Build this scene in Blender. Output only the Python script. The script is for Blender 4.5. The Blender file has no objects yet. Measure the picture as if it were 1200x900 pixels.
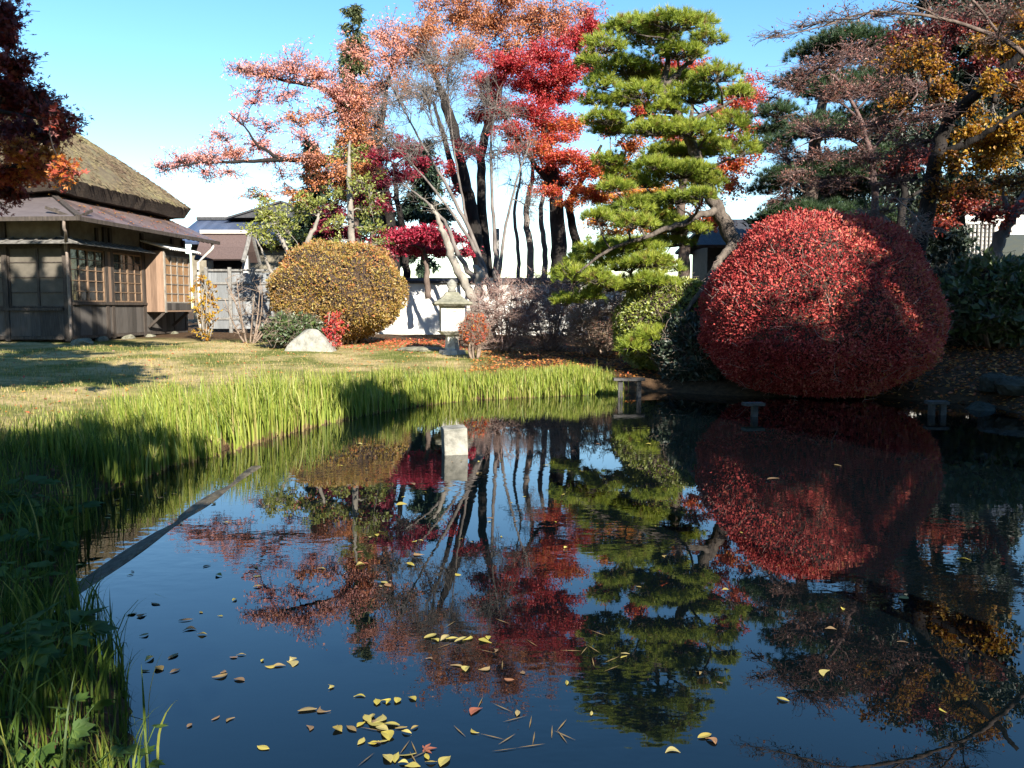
import bpy, math, random
import numpy as np
from mathutils import Vector
rng = np.random.default_rng(11)
random.seed(5)
S = bpy.context.scene
COL = S.collection
R = math.radians

# ------------------------------------------------------------------ camera, sky, sun, exposure
EYE, FPX, HOR = 1.8, 1000.0, 360.0            # eye height over the water, focal length and horizon in 1200x900 pixels
PITCH = math.atan((450 - HOR) / FPX)
cd = bpy.data.cameras.new('camera'); cam = bpy.data.objects.new('camera', cd); COL.objects.link(cam)
cd.sensor_width = 36; cd.lens = 36 * FPX / 1200; cd.clip_end = 2000; cd.clip_start = 0.05
cam.location = (0, 0, EYE); cam.rotation_euler = (R(90) - PITCH, 0, 0)
S.camera = cam
SUN_AZ, SUN_EL = R(24), R(27)                 # sun behind the camera, to the right
SDIR = Vector((math.sin(SUN_AZ) * math.cos(SUN_EL), -math.cos(SUN_AZ) * math.cos(SUN_EL), math.sin(SUN_EL)))
w = bpy.data.worlds.new('World'); S.world = w; w.use_nodes = True
nt = w.node_tree; bg = nt.nodes['Background']
sky = nt.nodes.new('ShaderNodeTexSky'); sky.sky_type = 'NISHITA'; sky.sun_disc = False
sky.sun_elevation = SUN_EL; sky.sun_rotation = R(180) - SUN_AZ
sky.air_density = 1.0; sky.dust_density = 0.0; sky.ozone_density = 1.0
hs_ = nt.nodes.new('ShaderNodeHueSaturation'); hs_.inputs['Saturation'].default_value = 1.33
nt.links.new(sky.outputs[0], hs_.inputs['Color']); nt.links.new(hs_.outputs[0], bg.inputs[0]); bg.inputs[1].default_value = 0.082
ld = bpy.data.lights.new('sun', 'SUN'); ld.energy = 4.7; ld.angle = R(0.5); ld.color = (1, .93, .80)
sun = bpy.data.objects.new('sun', ld); COL.objects.link(sun)
sun.rotation_euler = SDIR.to_track_quat('Z', 'Y').to_euler(); sun.location = (10, -20, 30)
S.view_settings.view_transform = 'Standard'; S.view_settings.look = 'None'
S.view_settings.gamma = 1; S.view_settings.use_curve_mapping = False
S.view_settings.exposure = 1.7
S.render.engine = 'CYCLES'
cy = S.cycles
cy.max_bounces = 6; cy.diffuse_bounces = 2; cy.glossy_bounces = 3; cy.transmission_bounces = 3
cy.transparent_max_bounces = 6; cy.caustics_reflective = False; cy.caustics_refractive = False
cy.use_denoising = True

# ------------------------------------------------------------------ helpers
CP, SP = math.cos(PITCH), math.sin(PITCH)
def P(px, py, d):
    """world point seen at photograph pixel (px, py) at forward distance d"""
    a = (px - 600) / FPX; b = (450 - py) / FPX
    v = np.array([a, CP + b * SP, -SP + b * CP])
    return np.array([0, 0, EYE]) + v * (d / v[1])
def G(px, py, z=0.0):
    a = (px - 600) / FPX; b = (450 - py) / FPX
    v = np.array([a, CP + b * SP, -SP + b * CP])
    return np.array([0, 0, EYE]) + v * ((z - EYE) / v[2])

def nrm(v):
    return v / np.maximum(np.linalg.norm(v, axis=-1, keepdims=True), 1e-9)
def rand_dir(n):
    return nrm(rng.normal(size=(n, 3)))
def smooth(a, b, x):
    t = np.clip((x - a) / (b - a), 0, 1); return t * t * (3 - 2 * t)
def vnoise(x, y, s=1.0, o=0.0):
    x = x * s + o; y = y * s - o * 1.7
    return (np.sin(x * 1.3 + 1.7 * np.sin(y * .9 + o)) + np.sin(y * 1.7 + 1.3 * np.sin(x * 1.1)) + np.sin((x + y) * .8 + 2 * np.sin((x - y) * .6))) / 3

class Acc:
    """gathers geometry that becomes ONE mesh object"""
    def __init__(self): self.V = []; self.F = []; self.A = []; self.n = 0
    def add(self, v, f, a=0.5):
        v = np.asarray(v, float).reshape(-1, 3); f = np.asarray(f, np.int64)
        self.V.append(v); self.F.append(f + self.n); self.n += len(v)
        self.A.append(np.broadcast_to(np.asarray(a, float), (len(f),)).copy())
    def box(self, x0, x1, y0, y1, z0, z1, a=0.5):
        v = [(x, y, z) for z in (z0, z1) for y in (y0, y1) for x in (x0, x1)]
        self.add(v, [(0, 2, 3, 1), (4, 5, 7, 6), (0, 1, 5, 4), (2, 6, 7, 3), (0, 4, 6, 2), (1, 3, 7, 5)], a)
    def bar(self, p, q, w=.05, h=.05, up=(0, 0, 1), a=.5):
        p = np.asarray(p, float); q = np.asarray(q, float); t = nrm(q - p); s = np.cross(t, up)
        s = nrm(s) if np.linalg.norm(s) > 1e-6 else np.array([1., 0, 0]); u = np.cross(s, t)
        v = [c + s * i * w / 2 + u * j * h / 2 for c in (p, q) for (i, j) in ((-1, -1), (1, -1), (1, 1), (-1, 1))]
        self.add(v, [(3, 2, 1, 0), (4, 5, 6, 7), (0, 1, 5, 4), (1, 2, 6, 5), (2, 3, 7, 6), (3, 0, 4, 7)], a)
    def tubes(self, Pt, Rd, k=5, a=.5):
        """Pt N x K x 3 polylines, Rd N x K radii"""
        Pt = np.asarray(Pt, float); Rd = np.asarray(Rd, float)
        if Pt.ndim == 2: Pt = Pt[None]; Rd = Rd[None]
        N, K, _ = Pt.shape
        t = nrm(np.gradient(Pt, axis=1))
        ref = np.where(np.abs(t[:, :1, 2:3]) > .8, np.array([1., .2, 0]), np.array([0, 0, 1.]))
        s = nrm(np.cross(t, np.broadcast_to(ref, t.shape))); u = np.cross(s, t)
        an = np.arange(k) * 2 * math.pi / k
        v = Pt[:, :, None] + Rd[:, :, None, None] * (np.cos(an)[:, None] * s[:, :, None] + np.sin(an)[:, None] * u[:, :, None])
        i = np.arange(N)[:, None, None] * K * k; j = np.arange(K - 1)[None, :, None] * k; c = np.arange(k)[None, None, :]
        c2 = (c + 1) % k
        f = np.stack([i + j + c, i + j + c2, i + j + k + c2, i + j + k + c], -1).reshape(-1, 4)
        av = a if np.ndim(a) == 0 else np.repeat(np.asarray(a), (K - 1) * k)
        self.add(v, f, av)
        if k >= 4:
            e = np.arange(k); cap = np.arange(N)[:, None] * K * k
            b0 = cap + e[::-1]; b1 = cap + (K - 1) * k + e
            self.F[-1:] = [self.F[-1]]
            base = self.n - len(v.reshape(-1, 3))
            self.F.append(np.concatenate([b0, b1]) + base); self.A.append(np.full(2 * N, .5))
    def leaves(self, pos, axis, up, L, W, a, fold=.25):
        """diamond leaves: base pos, axis, rough up vector"""
        n = len(pos); s = nrm(np.cross(axis, up)); u = np.cross(s, axis)
        L = np.broadcast_to(L, (n,))[:, None]; W = np.broadcast_to(W, (n,))[:, None]
        m = pos + axis * L * .45
        v = np.stack([pos, m + s * W * .5 + u * W * fold, pos + axis * L, m - s * W * .5 + u * W * fold], 1)
        self.add(v, np.arange(n * 4).reshape(n, 4), a)
    def stars(self, pos, axis, up, L, a, lobes=((0, 1), (.85, .85), (-.85, .85), (1.75, .5), (-1.75, .5))):
        s = nrm(np.cross(axis, up)); u = np.cross(s, axis); L = np.broadcast_to(L, (len(pos),))
        for ang, k in lobes:
            ax = axis * math.cos(ang) + s * math.sin(ang)
            self.leaves(pos, ax, u, L * k, L * k * .36, a, .1)
    def blades(self, base, head, H, bend, W, a, K=5, basev=None):
        """grass blades: strips of K segments rising from base and bending towards head angle"""
        n = len(base); t = np.linspace(0, 1, K + 1)[None, :]
        H = np.broadcast_to(H, (n,))[:, None]; bend = np.broadcast_to(bend, (n,))[:, None]; W = np.broadcast_to(W, (n,))[:, None]
        th = bend * t ** 1.6                                  # angle from vertical along the blade
        dz = np.cos(th) * H / K; dr = np.sin(th) * H / K
        z = np.concatenate([np.zeros((n, 1)), np.cumsum(dz[:, :-1], 1)], 1); r = np.concatenate([np.zeros((n, 1)), np.cumsum(dr[:, :-1], 1)], 1)
        dx, dy = np.cos(head)[:, None], np.sin(head)[:, None]
        c = np.stack([base[:, 0:1] + r * dx, base[:, 1:2] + r * dy, base[:, 2:3] + z], -1)
        hs = head + math.pi / 2 + rng.normal(size=n) * .6
        s = np.stack([np.cos(hs), np.sin(hs), np.zeros(n)], -1)[:, None, :]
        wd = (W * (1 - t ** 2.2) * .5 * (.7 + .3 * np.sin(t * 3)))[..., None]
        v = np.stack([c - s * wd, c + s * wd], 2).reshape(n, -1, 3)
        i = np.arange(n)[:, None] * 2 * (K + 1); j = np.arange(K)[None, :] * 2
        f = np.stack([i + j, i + j + 1, i + j + 3, i + j + 2], -1).reshape(-1, 4)
        av = np.repeat(np.broadcast_to(a, (n,)), K).reshape(n, K).copy()
        if basev is not None: av[:, 0] = np.clip(basev + rng.normal(size=n) * .08, 0, 1)
        av = av.ravel()
        self.add(v, f, av)
    def build(self, name, mat, parent=None, smooth=False, local=False):
        me = bpy.data.meshes.new(name)
        V = np.concatenate(self.V); off = np.zeros(3)
        o = bpy.data.objects.new(name, me); COL.objects.link(o)
        if parent is not None:
            o.parent = parent
            if not local:
                q = parent; off = np.zeros(3)
                while q is not None: off = off + np.array(q.location); q = q.parent
        elif not local:
            off = np.array([(V[:, 0].min() + V[:, 0].max()) / 2, (V[:, 1].min() + V[:, 1].max()) / 2, V[:, 2].min()])
            o.location = off
        V = V - off
        me.vertices.add(len(V)); me.vertices.foreach_set('co', V.astype(np.float32).ravel())
        lens = np.concatenate([np.full(len(f), f.shape[1]) for f in self.F if len(f)])
        idx = np.concatenate([f.ravel() for f in self.F if len(f)])
        me.loops.add(len(idx)); me.loops.foreach_set('vertex_index', idx.astype(np.int32))
        me.polygons.add(len(lens)); me.polygons.foreach_set('loop_start', np.concatenate([[0], np.cumsum(lens)[:-1]]).astype(np.int32))
        me.polygons.foreach_set('use_smooth', np.full(len(lens), smooth))
        at = me.attributes.new('v', 'FLOAT', 'FACE'); at.data.foreach_set('value', np.concatenate(self.A).astype(np.float32))
        me.update(); me.validate()
        me.materials.append(mat)
        return o

def tag(o, label=None, cat=None, group=None, kind=None):
    for k, v in (('label', label), ('category', cat), ('group', group), ('kind', kind)):
        if v: o[k] = v
    return o
def thing(name, label, cat, loc, group=None, rz=0):
    o = bpy.data.objects.new(name, None); COL.objects.link(o); o.empty_display_size = .2
    o.location = tuple(float(c) for c in loc); o.rotation_euler = (0, 0, rz)
    return tag(o, label, cat, group)

# ------------------------------------------------------------------ materials
def newmat(name):
    m = bpy.data.materials.new(name); m.use_nodes = True
    n = m.node_tree.nodes; n.clear(); out = n.new('ShaderNodeOutputMaterial')
    return m, n, m.node_tree.links, out
def ramp(n, stops, interp='LINEAR'):
    r = n.new('ShaderNodeValToRGB'); r.color_ramp.interpolation = interp; e = r.color_ramp.elements
    while len(e) < len(stops): e.new(.5)
    for k, (p, c) in enumerate(stops): e[k].position = p; e[k].color = (*c, 1)
    return r
def leafmat(name, cols, trans=.35, gloss=.05):
    m, n, l, out = newmat(name)
    at = n.new('ShaderNodeAttribute'); at.attribute_name = 'v'
    r = ramp(n, [(k / max(1, len(cols) - 1), c) for k, c in enumerate(cols)]); l.new(at.outputs['Fac'], r.inputs[0])
    d = n.new('ShaderNodeBsdfDiffuse'); t = n.new('ShaderNodeBsdfTranslucent'); mx = n.new('ShaderNodeMixShader'); mx.inputs[0].default_value = trans
    l.new(r.outputs[0], d.inputs[0]); l.new(r.outputs[0], t.inputs[0]); l.new(d.outputs[0], mx.inputs[1]); l.new(t.outputs[0], mx.inputs[2])
    g = n.new('ShaderNodeBsdfGlossy'); g.inputs['Roughness'].default_value = .55; g.inputs['Color'].default_value = (.9, .9, .9, 1)
    m2 = n.new('ShaderNodeMixShader'); m2.inputs[0].default_value = gloss
    l.new(mx.outputs[0], m2.inputs[1]); l.new(g.outputs[0], m2.inputs[2]); l.new(m2.outputs[0], out.inputs[0])
    return m
def noisemat(name, c1, c2, scale=4, rough=.8, bump=.3, stretch=(1, 1, 1), c3=None, spec=.3, bscale=None, metallic=0):
    m, n, l, out = newmat(name)
    b = n.new('ShaderNodeBsdfPrincipled'); b.inputs['Roughness'].default_value = rough; b.inputs['Specular IOR Level'].default_value = spec; b.inputs['Metallic'].default_value = metallic
    tc = n.new('ShaderNodeTexCoord'); mp = n.new('ShaderNodeMapping'); mp.inputs['Scale'].default_value = stretch; l.new(tc.outputs['Object'], mp.inputs[0])
    nz = n.new('ShaderNodeTexNoise'); nz.inputs['Scale'].default_value = scale; nz.inputs['Detail'].default_value = 6; nz.inputs['Roughness'].default_value = .65; l.new(mp.outputs[0], nz.inputs['Vector'])
    st = [(.32, c1), (.68, c2)] if c3 is None else [(.3, c1), (.5, c2), (.68, c3)]
    r = ramp(n, st); l.new(nz.outputs['Fac'], r.inputs[0]); l.new(r.outputs[0], b.inputs['Base Color'])
    if bump:
        nb = n.new('ShaderNodeTexNoise'); nb.inputs['Scale'].default_value = bscale or scale * 3; nb.inputs['Detail'].default_value = 5; l.new(mp.outputs[0], nb.inputs['Vector'])
        bp = n.new('ShaderNodeBump'); bp.inputs['Strength'].default_value = bump; bp.inputs['Distance'].default_value = .03; l.new(nb.outputs['Fac'], bp.inputs['Height']); l.new(bp.outputs[0], b.inputs['Normal'])
    l.new(b.outputs[0], out.inputs[0])
    return m
def plankmat(name, c1, c2, width, axis='X', rough=.8):
    """weathered boards: grain noise, one tone per board and dark joints, boards side by side along an axis"""
    m, n, l, out = newmat(name)
    b = n.new('ShaderNodeBsdfPrincipled'); b.inputs['Roughness'].default_value = rough; b.inputs['Specular IOR Level'].default_value = .25
    tc = n.new('ShaderNodeTexCoord'); sp = n.new('ShaderNodeSeparateXYZ'); l.new(tc.outputs['Object'], sp.inputs[0])
    if axis == 'XY':
        ad = n.new('ShaderNodeMath'); ad.operation = 'ADD'; l.new(sp.outputs['X'], ad.inputs[0]); l.new(sp.outputs['Y'], ad.inputs[1]); src = ad.outputs[0]
    else: src = sp.outputs[axis]
    dv = n.new('ShaderNodeMath'); dv.operation = 'DIVIDE'; dv.inputs[1].default_value = width; l.new(src, dv.inputs[0])
    fl = n.new('ShaderNodeMath'); fl.operation = 'FLOOR'; l.new(dv.outputs[0], fl.inputs[0])
    fr = n.new('ShaderNodeMath'); fr.operation = 'FRACT'; l.new(dv.outputs[0], fr.inputs[0])
    wn = n.new('ShaderNodeTexWhiteNoise'); wn.noise_dimensions = '1D'; l.new(fl.outputs[0], wn.inputs['W'])
    mp = n.new('ShaderNodeMapping'); mp.inputs['Scale'].default_value = (14, 14, 1.2) if axis != 'Z' else (1.2, 1.2, 14); l.new(tc.outputs['Object'], mp.inputs[0])
    nz = n.new('ShaderNodeTexNoise'); nz.inputs['Scale'].default_value = 2; nz.inputs['Detail'].default_value = 6; l.new(mp.outputs[0], nz.inputs['Vector'])
    av = n.new('ShaderNodeMath'); av.operation = 'MULTIPLY_ADD'; av.inputs[1].default_value = .45; l.new(wn.outputs['Value'], av.inputs[0]); 
    hf = n.new('ShaderNodeMath'); hf.operation = 'MULTIPLY'; hf.inputs[1].default_value = .6; l.new(nz.outputs['Fac'], hf.inputs[0]); l.new(hf.outputs[0], av.inputs[2])
    r = ramp(n, [(.15, c1), (.75, c2)]); l.new(av.outputs[0], r.inputs[0])
    l.new(r.outputs[0], b.inputs['Base Color'])
    ed = n.new('ShaderNodeMath'); ed.operation = 'GREATER_THAN'; ed.inputs[1].default_value = .06; l.new(fr.outputs[0], ed.inputs[0])
    hs = n.new('ShaderNodeMath'); hs.operation = 'ADD'; l.new(ed.outputs[0], hs.inputs[0]); l.new(hf.outputs[0], hs.inputs[1])
    bp = n.new('ShaderNodeBump'); bp.inputs['Strength'].default_value = .7; bp.inputs['Distance'].default_value = .02; l.new(hs.outputs[0], bp.inputs['Height']); l.new(bp.outputs[0], b.inputs['Normal'])
    l.new(b.outputs[0], out.inputs[0])
    return m

M = {}
M['bark_dark'] = noisemat('bark_dark', (.006, .005, .0045), (.024, .019, .017), 6, .9, .8, (1, 1, .3))
M['bark_brown'] = noisemat('bark_brown', (.05, .035, .028), (.16, .12, .10), 7, .9, .8, (1, 1, .3))
M['bark_grey'] = noisemat('bark_grey', (.075, .062, .056), (.19, .165, .15), 6, .9, .6, (1, 1, .4))
M['bark_pale'] = noisemat('bark_pale', (.13, .115, .10), (.29, .26, .22), 5, .9, .6, (1, 1, .5))
M['bark_pine'] = noisemat('bark_pine', (.03, .022, .019), (.14, .115, .095), 9, .9, 1, (1, 1, .5))
M['twig_pink'] = noisemat('twig_pink', (.19, .125, .11), (.36, .26, .23), 5, .9, 0)
M['twig_tan'] = noisemat('twig_tan', (.12, .085, .065), (.30, .23, .18), 5, .9, 0)
M['twig_red'] = noisemat('reddish_twig', (.07, .042, .04), (.17, .115, .105), 5, .9, 0)
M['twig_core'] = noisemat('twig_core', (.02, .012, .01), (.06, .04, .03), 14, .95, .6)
M['coral'] = leafmat('coral_leaf', [(.66, .24, .22), (.68, .35, .31), (.60, .22, .11), (.58, .23, .05)], .4)
M['salmon'] = leafmat('salmon_leaf', [(.42, .10, .05), (.50, .17, .07), (.54, .23, .10), (.42, .18, .06)], .4)
M['redmaple'] = leafmat('red_maple_leaf', [(.36, .010, .022), (.50, .03, .035), (.55, .09, .02), (.62, .24, .02)], .45)
M['crimson'] = leafmat('crimson_leaf', [(.14, .006, .02), (.28, .008, .035), (.42, .015, .05)], .4)
M['orange'] = leafmat('orange_maple_leaf', [(.45, .03, .03), (.55, .10, .02), (.58, .20, .015), (.60, .33, .03)], .45)
M['yellow'] = leafmat('yellow_leaf', [(.11, .035, .012), (.22, .075, .010), (.42, .20, .011), (.44, .29, .025)], .5, .03)
M['maroon'] = leafmat('maroon_leaf', [(.08, .010, .012), (.19, .018, .014), (.36, .05, .018), (.60, .24, .02)], .45)
M['bronze'] = leafmat('bronze_leaf', [(.10, .045, .035), (.20, .075, .055), (.28, .11, .08), (.16, .12, .045)], .35)
M['tan'] = leafmat('tan_shrub_leaf', [(.20, .09, .028), (.30, .175, .035), (.29, .225, .045), (.37, .125, .035)], .25)
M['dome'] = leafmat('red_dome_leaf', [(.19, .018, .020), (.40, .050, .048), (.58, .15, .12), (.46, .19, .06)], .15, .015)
M['ltgreen'] = leafmat('light_green_leaf', [(.10, .14, .02), (.20, .23, .035), (.32, .32, .06)], .4)
M['green'] = leafmat('green_leaf', [(.02, .045, .012), (.05, .09, .015), (.10, .15, .02)], .3, .09)
M['hedge'] = leafmat('hedge_leaf', [(.07, .11, .01), (.17, .21, .015), (.32, .32, .03)], .3, .08)
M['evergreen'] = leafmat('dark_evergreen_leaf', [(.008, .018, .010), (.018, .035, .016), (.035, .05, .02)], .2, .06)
M['conifer'] = leafmat('conifer_leaf', [(.012, .030, .020), (.025, .055, .030), (.05, .08, .03)], .15)
M['cypress'] = leafmat('cypress_leaf', [(.05, .07, .03), (.09, .11, .04), (.14, .14, .05)], .2)
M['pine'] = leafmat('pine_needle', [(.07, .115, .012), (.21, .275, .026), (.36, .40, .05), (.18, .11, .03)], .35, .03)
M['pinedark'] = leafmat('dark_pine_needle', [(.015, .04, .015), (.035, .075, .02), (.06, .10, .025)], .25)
M['reed'] = leafmat('reed_blade', [(.08, .125, .018), (.18, .25, .028), (.31, .345, .055), (.40, .34, .13), (.20, .13, .06)], .4, .025)
M['iris'] = leafmat('iris_blade', [(.025, .06, .010), (.07, .12, .016), (.16, .20, .025), (.30, .25, .07)], .4, .02)
M['weed'] = leafmat('weed_leaf', [(.025, .065, .012), (.055, .11, .018), (.13, .19, .03)], .4, .03)
M['lawn'] = leafmat('lawn_blade', [(.07, .11, .02), (.16, .17, .04), (.36, .29, .11), (.46, .35, .17)], .3, .02)
M['litter'] = leafmat('fallen_leaf', [(.12, .04, .018), (.28, .09, .028), (.42, .20, .035), (.44, .07, .04)], .1)
M['float'] = leafmat('floating_leaf', [(.16, .10, .05), (.36, .30, .04), (.30, .25, .10), (.22, .07, .035)], .1, .06)
M['oldwood'] = plankmat('old_wood_boards', (.022, .019, .017), (.095, .085, .078), .30, 'XY')
M['brownwood'] = plankmat('brown_boards', (.09, .055, .038), (.25, .165, .115), .21, 'X')
M['darkwood'] = noisemat('dark_timber', (.025, .020, .017), (.075, .06, .05), 5, .75, .4, (3, 3, .5))
M['framewood'] = noisemat('window_timber', (.10, .065, .04), (.26, .17, .11), 6, .7, .3, (3, 3, .6))
M['plaster'] = noisemat('old_plaster', (.13, .11, .08), (.22, .195, .15), 3, .9, .1)
M['whitewall'] = noisemat('white_plaster', (.46, .44, .40), (.70, .68, .64), 1.1, .9, .15, (1, 1, .35), (.78, .77, .74))
M['thatch'] = noisemat('mossy_thatch', (.075, .055, .042), (.14, .115, .075), 1.6, .95, 1.0, (1, 1, 1), (.17, .155, .085), .1, 26)
M['thatch_edge'] = noisemat('thatch_edge', (.02, .015, .012), (.06, .045, .035), 8, .95, .8, (1, 1, 3))
M['copper'] = plankmat('metal_roof_sheets', (.06, .042, .040), (.155, .112, .104), .55, 'Y', .5)
M['copper_front'] = plankmat('metal_roof_sheets_front', (.05, .04, .042), (.13, .11, .11), .45, 'Z', .45)
M['pipe'] = noisemat('downpipe_metal', (.10, .085, .075), (.22, .17, .14), 8, .5, .1)
M['whitepipe'] = noisemat('pale_downpipe', (.45, .42, .38), (.62, .58, .52), 8, .5, .1)
M['bluetile'] = plankmat('blue_roof_tile', (.030, .042, .075), (.075, .095, .15), .30, 'X', .35)
M['whitetrim'] = noisemat('white_trim', (.6, .6, .58), (.8, .8, .78), 4, .7, .1)
M['stone'] = noisemat('weathered_stone', (.10, .10, .085), (.24, .23, .20), 4, .9, 1, (1, 1, 1), (.31, .295, .26))
M['lanternstone'] = noisemat('lantern_stone', (.22, .21, .19), (.46, .44, .40), 5, .9, .9, (1, 1, 1), (.52, .50, .46))
M['mossstone'] = noisemat('mossy_stone', (.09, .09, .06), (.23, .22, .17), 6, .9, .8)
M['fence'] = plankmat('grey_fence_boards', (.10, .105, .11), (.23, .24, .25), .22, 'X')
M['gatewood'] = noisemat('dark_gate', (.015, .014, .013), (.045, .042, .04), 5, .8, .3)
M['tile_dark'] = noisemat('dark_roof_tile', (.02, .022, .026), (.06, .06, .065), 12, .5, .5)
M['shadepost'] = noisemat('shade_dark_plank', (.03, .028, .026), (.085, .08, .078), 7, .8, .5)  # supports stand in shade; that shade is put into the plank tone
M['darkstone'] = noisemat('shade_dark_mossy_rock', (.018, .019, .014), (.06, .06, .048), 6, .9, .9)  # darker copy of the mossy stone, stands in for right bank shade
M['dampwood'] = noisemat('damp_plank', (.035, .03, .02), (.15, .125, .085), 9, .7, .4, (3, 1, 3))
M['post'] = noisemat('grey_post', (.10, .095, .09), (.23, .22, .205), 7, .8, .5)
def glass():
    m, n, l, out = newmat('window_glass')
    b = n.new('ShaderNodeBsdfPrincipled'); b.inputs['Base Color'].default_value = (.03, .028, .026, 1); b.inputs['Roughness'].default_value = .06; b.inputs['Specular IOR Level'].default_value = .6
    tc = n.new('ShaderNodeTexCoord'); nz = n.new('ShaderNodeTexNoise'); nz.inputs['Scale'].default_value = 2.2; l.new(tc.outputs['Object'], nz.inputs['Vector'])
    bp = n.new('ShaderNodeBump'); bp.inputs['Strength'].default_value = .12; bp.inputs['Distance'].default_value = .05; l.new(nz.outputs['Fac'], bp.inputs['Height']); l.new(bp.outputs[0], b.inputs['Normal'])
    l.new(b.outputs[0], out.inputs[0]); return m
M['glass'] = glass()
M['paper'] = noisemat('shoji_paper', (.07, .062, .05), (.12, .105, .085), 2, .9, 0)
M['amberpane'] = noisemat('wooden_shutter_behind_glass', (.16, .08, .035), (.36, .20, .09), 3, .35, .1, (6, 6, 1), None, .5)

# ------------------------------------------------------------------ ground and pond
POND = np.array([(-1.6, 3.3), (-2.0, 4.1), (-2.6, 4.8), (-3.0, 5.6), (-3.5, 6.6), (-3.9, 7.8), (-4.0, 9.2), (-3.65, 10.6), (-3.3, 12.0), (-2.7, 13.8), (-2.2, 14.8), (-1.2, 16.3), (.5, 17.2),
                 (2.1, 17.8), (3.2, 18.2), (4.2, 17.5), (5.2, 17.2), (7.2, 17.0), (8.8, 15.6), (8.3, 13), (7.9, 11.6), (9, 9), (10, 5), (8, 1.8), (3, 1.2), (-.4, 1.6), (-1.35, 2.5)])
def pond_dist(x, y):
    """signed distance to the pond edge, positive on land"""
    p = np.stack([x, y], -1); best = np.full(x.shape, 1e9); ins = np.zeros(x.shape, bool)
    n = len(POND)
    for i in range(n):
        a, b = POND[i], POND[(i + 1) % n]; e = b - a; v = p - a
        t = np.clip((v @ e) / (e @ e), 0, 1); best = np.minimum(best, np.linalg.norm(v - t[..., None] * e, axis=-1))
        c = ((a[1] > y) != (b[1] > y)) & (x < (b[0] - a[0]) * (y - a[1]) / (b[1] - a[1] + 1e-12) + a[0]); ins ^= c
    return np.where(ins, -best, best)
def gz(x, y):
    x = np.asarray(x, float); y = np.asarray(y, float)
    d = pond_dist(x, y); dd = d + .10 * vnoise(x, y, 2.2)
    land = .22 * smooth(0, .5, dd) + .13 * smooth(.4, 2.5, d) + .32 * smooth(2, 14, d) + .25 * smooth(12, 26, d)
    land = land + np.where(x > 3.5, .5 * smooth(.6, 7, d) * smooth(4.5, 9, x), 0)
    land = land + (.03 * vnoise(x, y, .9, 3) + .012 * vnoise(x, y, 4, 1)) * smooth(.2, 2, d)
    bed = -.9 * smooth(0, 1.6, -dd) - .02
    return np.where(dd > 0, land + .012, bed)
def gz1(x, y): return float(gz(np.array([x]), np.array([y]))[0])

def axis_pts(lo, hi, step, far):
    core = np.arange(lo, hi + step, step); out = []; s = step; p = hi
    while p < far: s *= 1.25; p += s; out.append(p)
    inn = []; s = step; p = lo
    while p > -far: s *= 1.25; p -= s; inn.append(p)
    return np.array(inn[::-1] + list(core) + out)
gx, gy = axis_pts(-17, 16, .16, 600), axis_pts(1, 38, .16, 600)
X, Y = np.meshgrid(gx, gy); Zg = gz(X, Y)
nx, ny = len(gx), len(gy)
vi = np.arange(nx * ny).reshape(ny, nx)
acc = Acc(); acc.add(np.stack([X, Y, Zg], -1), np.stack([vi[:-1, :-1], vi[:-1, 1:], vi[1:, 1:], vi[1:, :-1]], -1).reshape(-1, 4))
def ground_mat():
    m, n, l, out = newmat('lawn_and_soil')
    b = n.new('ShaderNodeBsdfPrincipled'); b.inputs['Roughness'].default_value = .95; b.inputs['Specular IOR Level'].default_value = .1
    tc = n.new('ShaderNodeTexCoord')
    def noise(s, det=5):
        z = n.new('ShaderNodeTexNoise'); z.inputs['Scale'].default_value = s; z.inputs['Detail'].default_value = det; z.inputs['Roughness'].default_value = .65; l.new(tc.outputs['Object'], z.inputs['Vector']); return z
    fine = noise(14, 8); big = noise(.55, 4)
    straw = ramp(n, [(.3, (.25, .18, .08)), (.5, (.42, .32, .16)), (.7, (.52, .41, .22))]); l.new(fine.outputs['Fac'], straw.inputs[0])
    green = ramp(n, [(.3, (.06, .085, .018)), (.7, (.17, .18, .045))]); l.new(fine.outputs['Fac'], green.inputs[0])
    msk = ramp(n, [(.38, (0, 0, 0)), (.58, (1, 1, 1))]); l.new(big.outputs['Fac'], msk.inputs[0])
    mx = n.new('ShaderNodeMixRGB'); l.new(msk.outputs[0], mx.inputs[0]); l.new(straw.outputs[0], mx.inputs[1]); l.new(green.outputs[0], mx.inputs[2])
    soil = ramp(n, [(.3, (.035, .022, .014)), (.7, (.11, .065, .035))]); l.new(noise(9, 8).outputs['Fac'], soil.inputs[0])
    at = n.new('ShaderNodeAttribute'); at.attribute_name = 'soil'
    m2 = n.new('ShaderNodeMixRGB'); l.new(at.outputs['Fac'], m2.inputs[0]); l.new(mx.outputs[0], m2.inputs[1]); l.new(soil.outputs[0], m2.inputs[2])
    l.new(m2.outputs[0], b.inputs['Base Color'])
    bp = n.new('ShaderNodeBump'); bp.inputs['Strength'].default_value = .9; bp.inputs['Distance'].default_value = .04; l.new(noise(30, 6).outputs['Fac'], bp.inputs['Height']); l.new(bp.outputs[0], b.inputs['Normal'])
    l.new(b.outputs[0], out.inputs[0]); return m
ground = acc.build('ground', ground_mat(), smooth=True, local=True); tag(ground, kind='structure')
dgrid = pond_dist(X, Y)
lawnmask = smooth(.9, 1.8, dgrid) * (1 - smooth(-1.5, .5, X - .06 * Y + 1.2)) * (1 - smooth(27, 30, Y)) * smooth(8.5, 10.5, Y)
at = ground.data.attributes.new('soil', 'FLOAT', 'POINT'); at.data.foreach_set('value', np.clip(1 - lawnmask, 0, 1).astype(np.float32).ravel())

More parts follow.
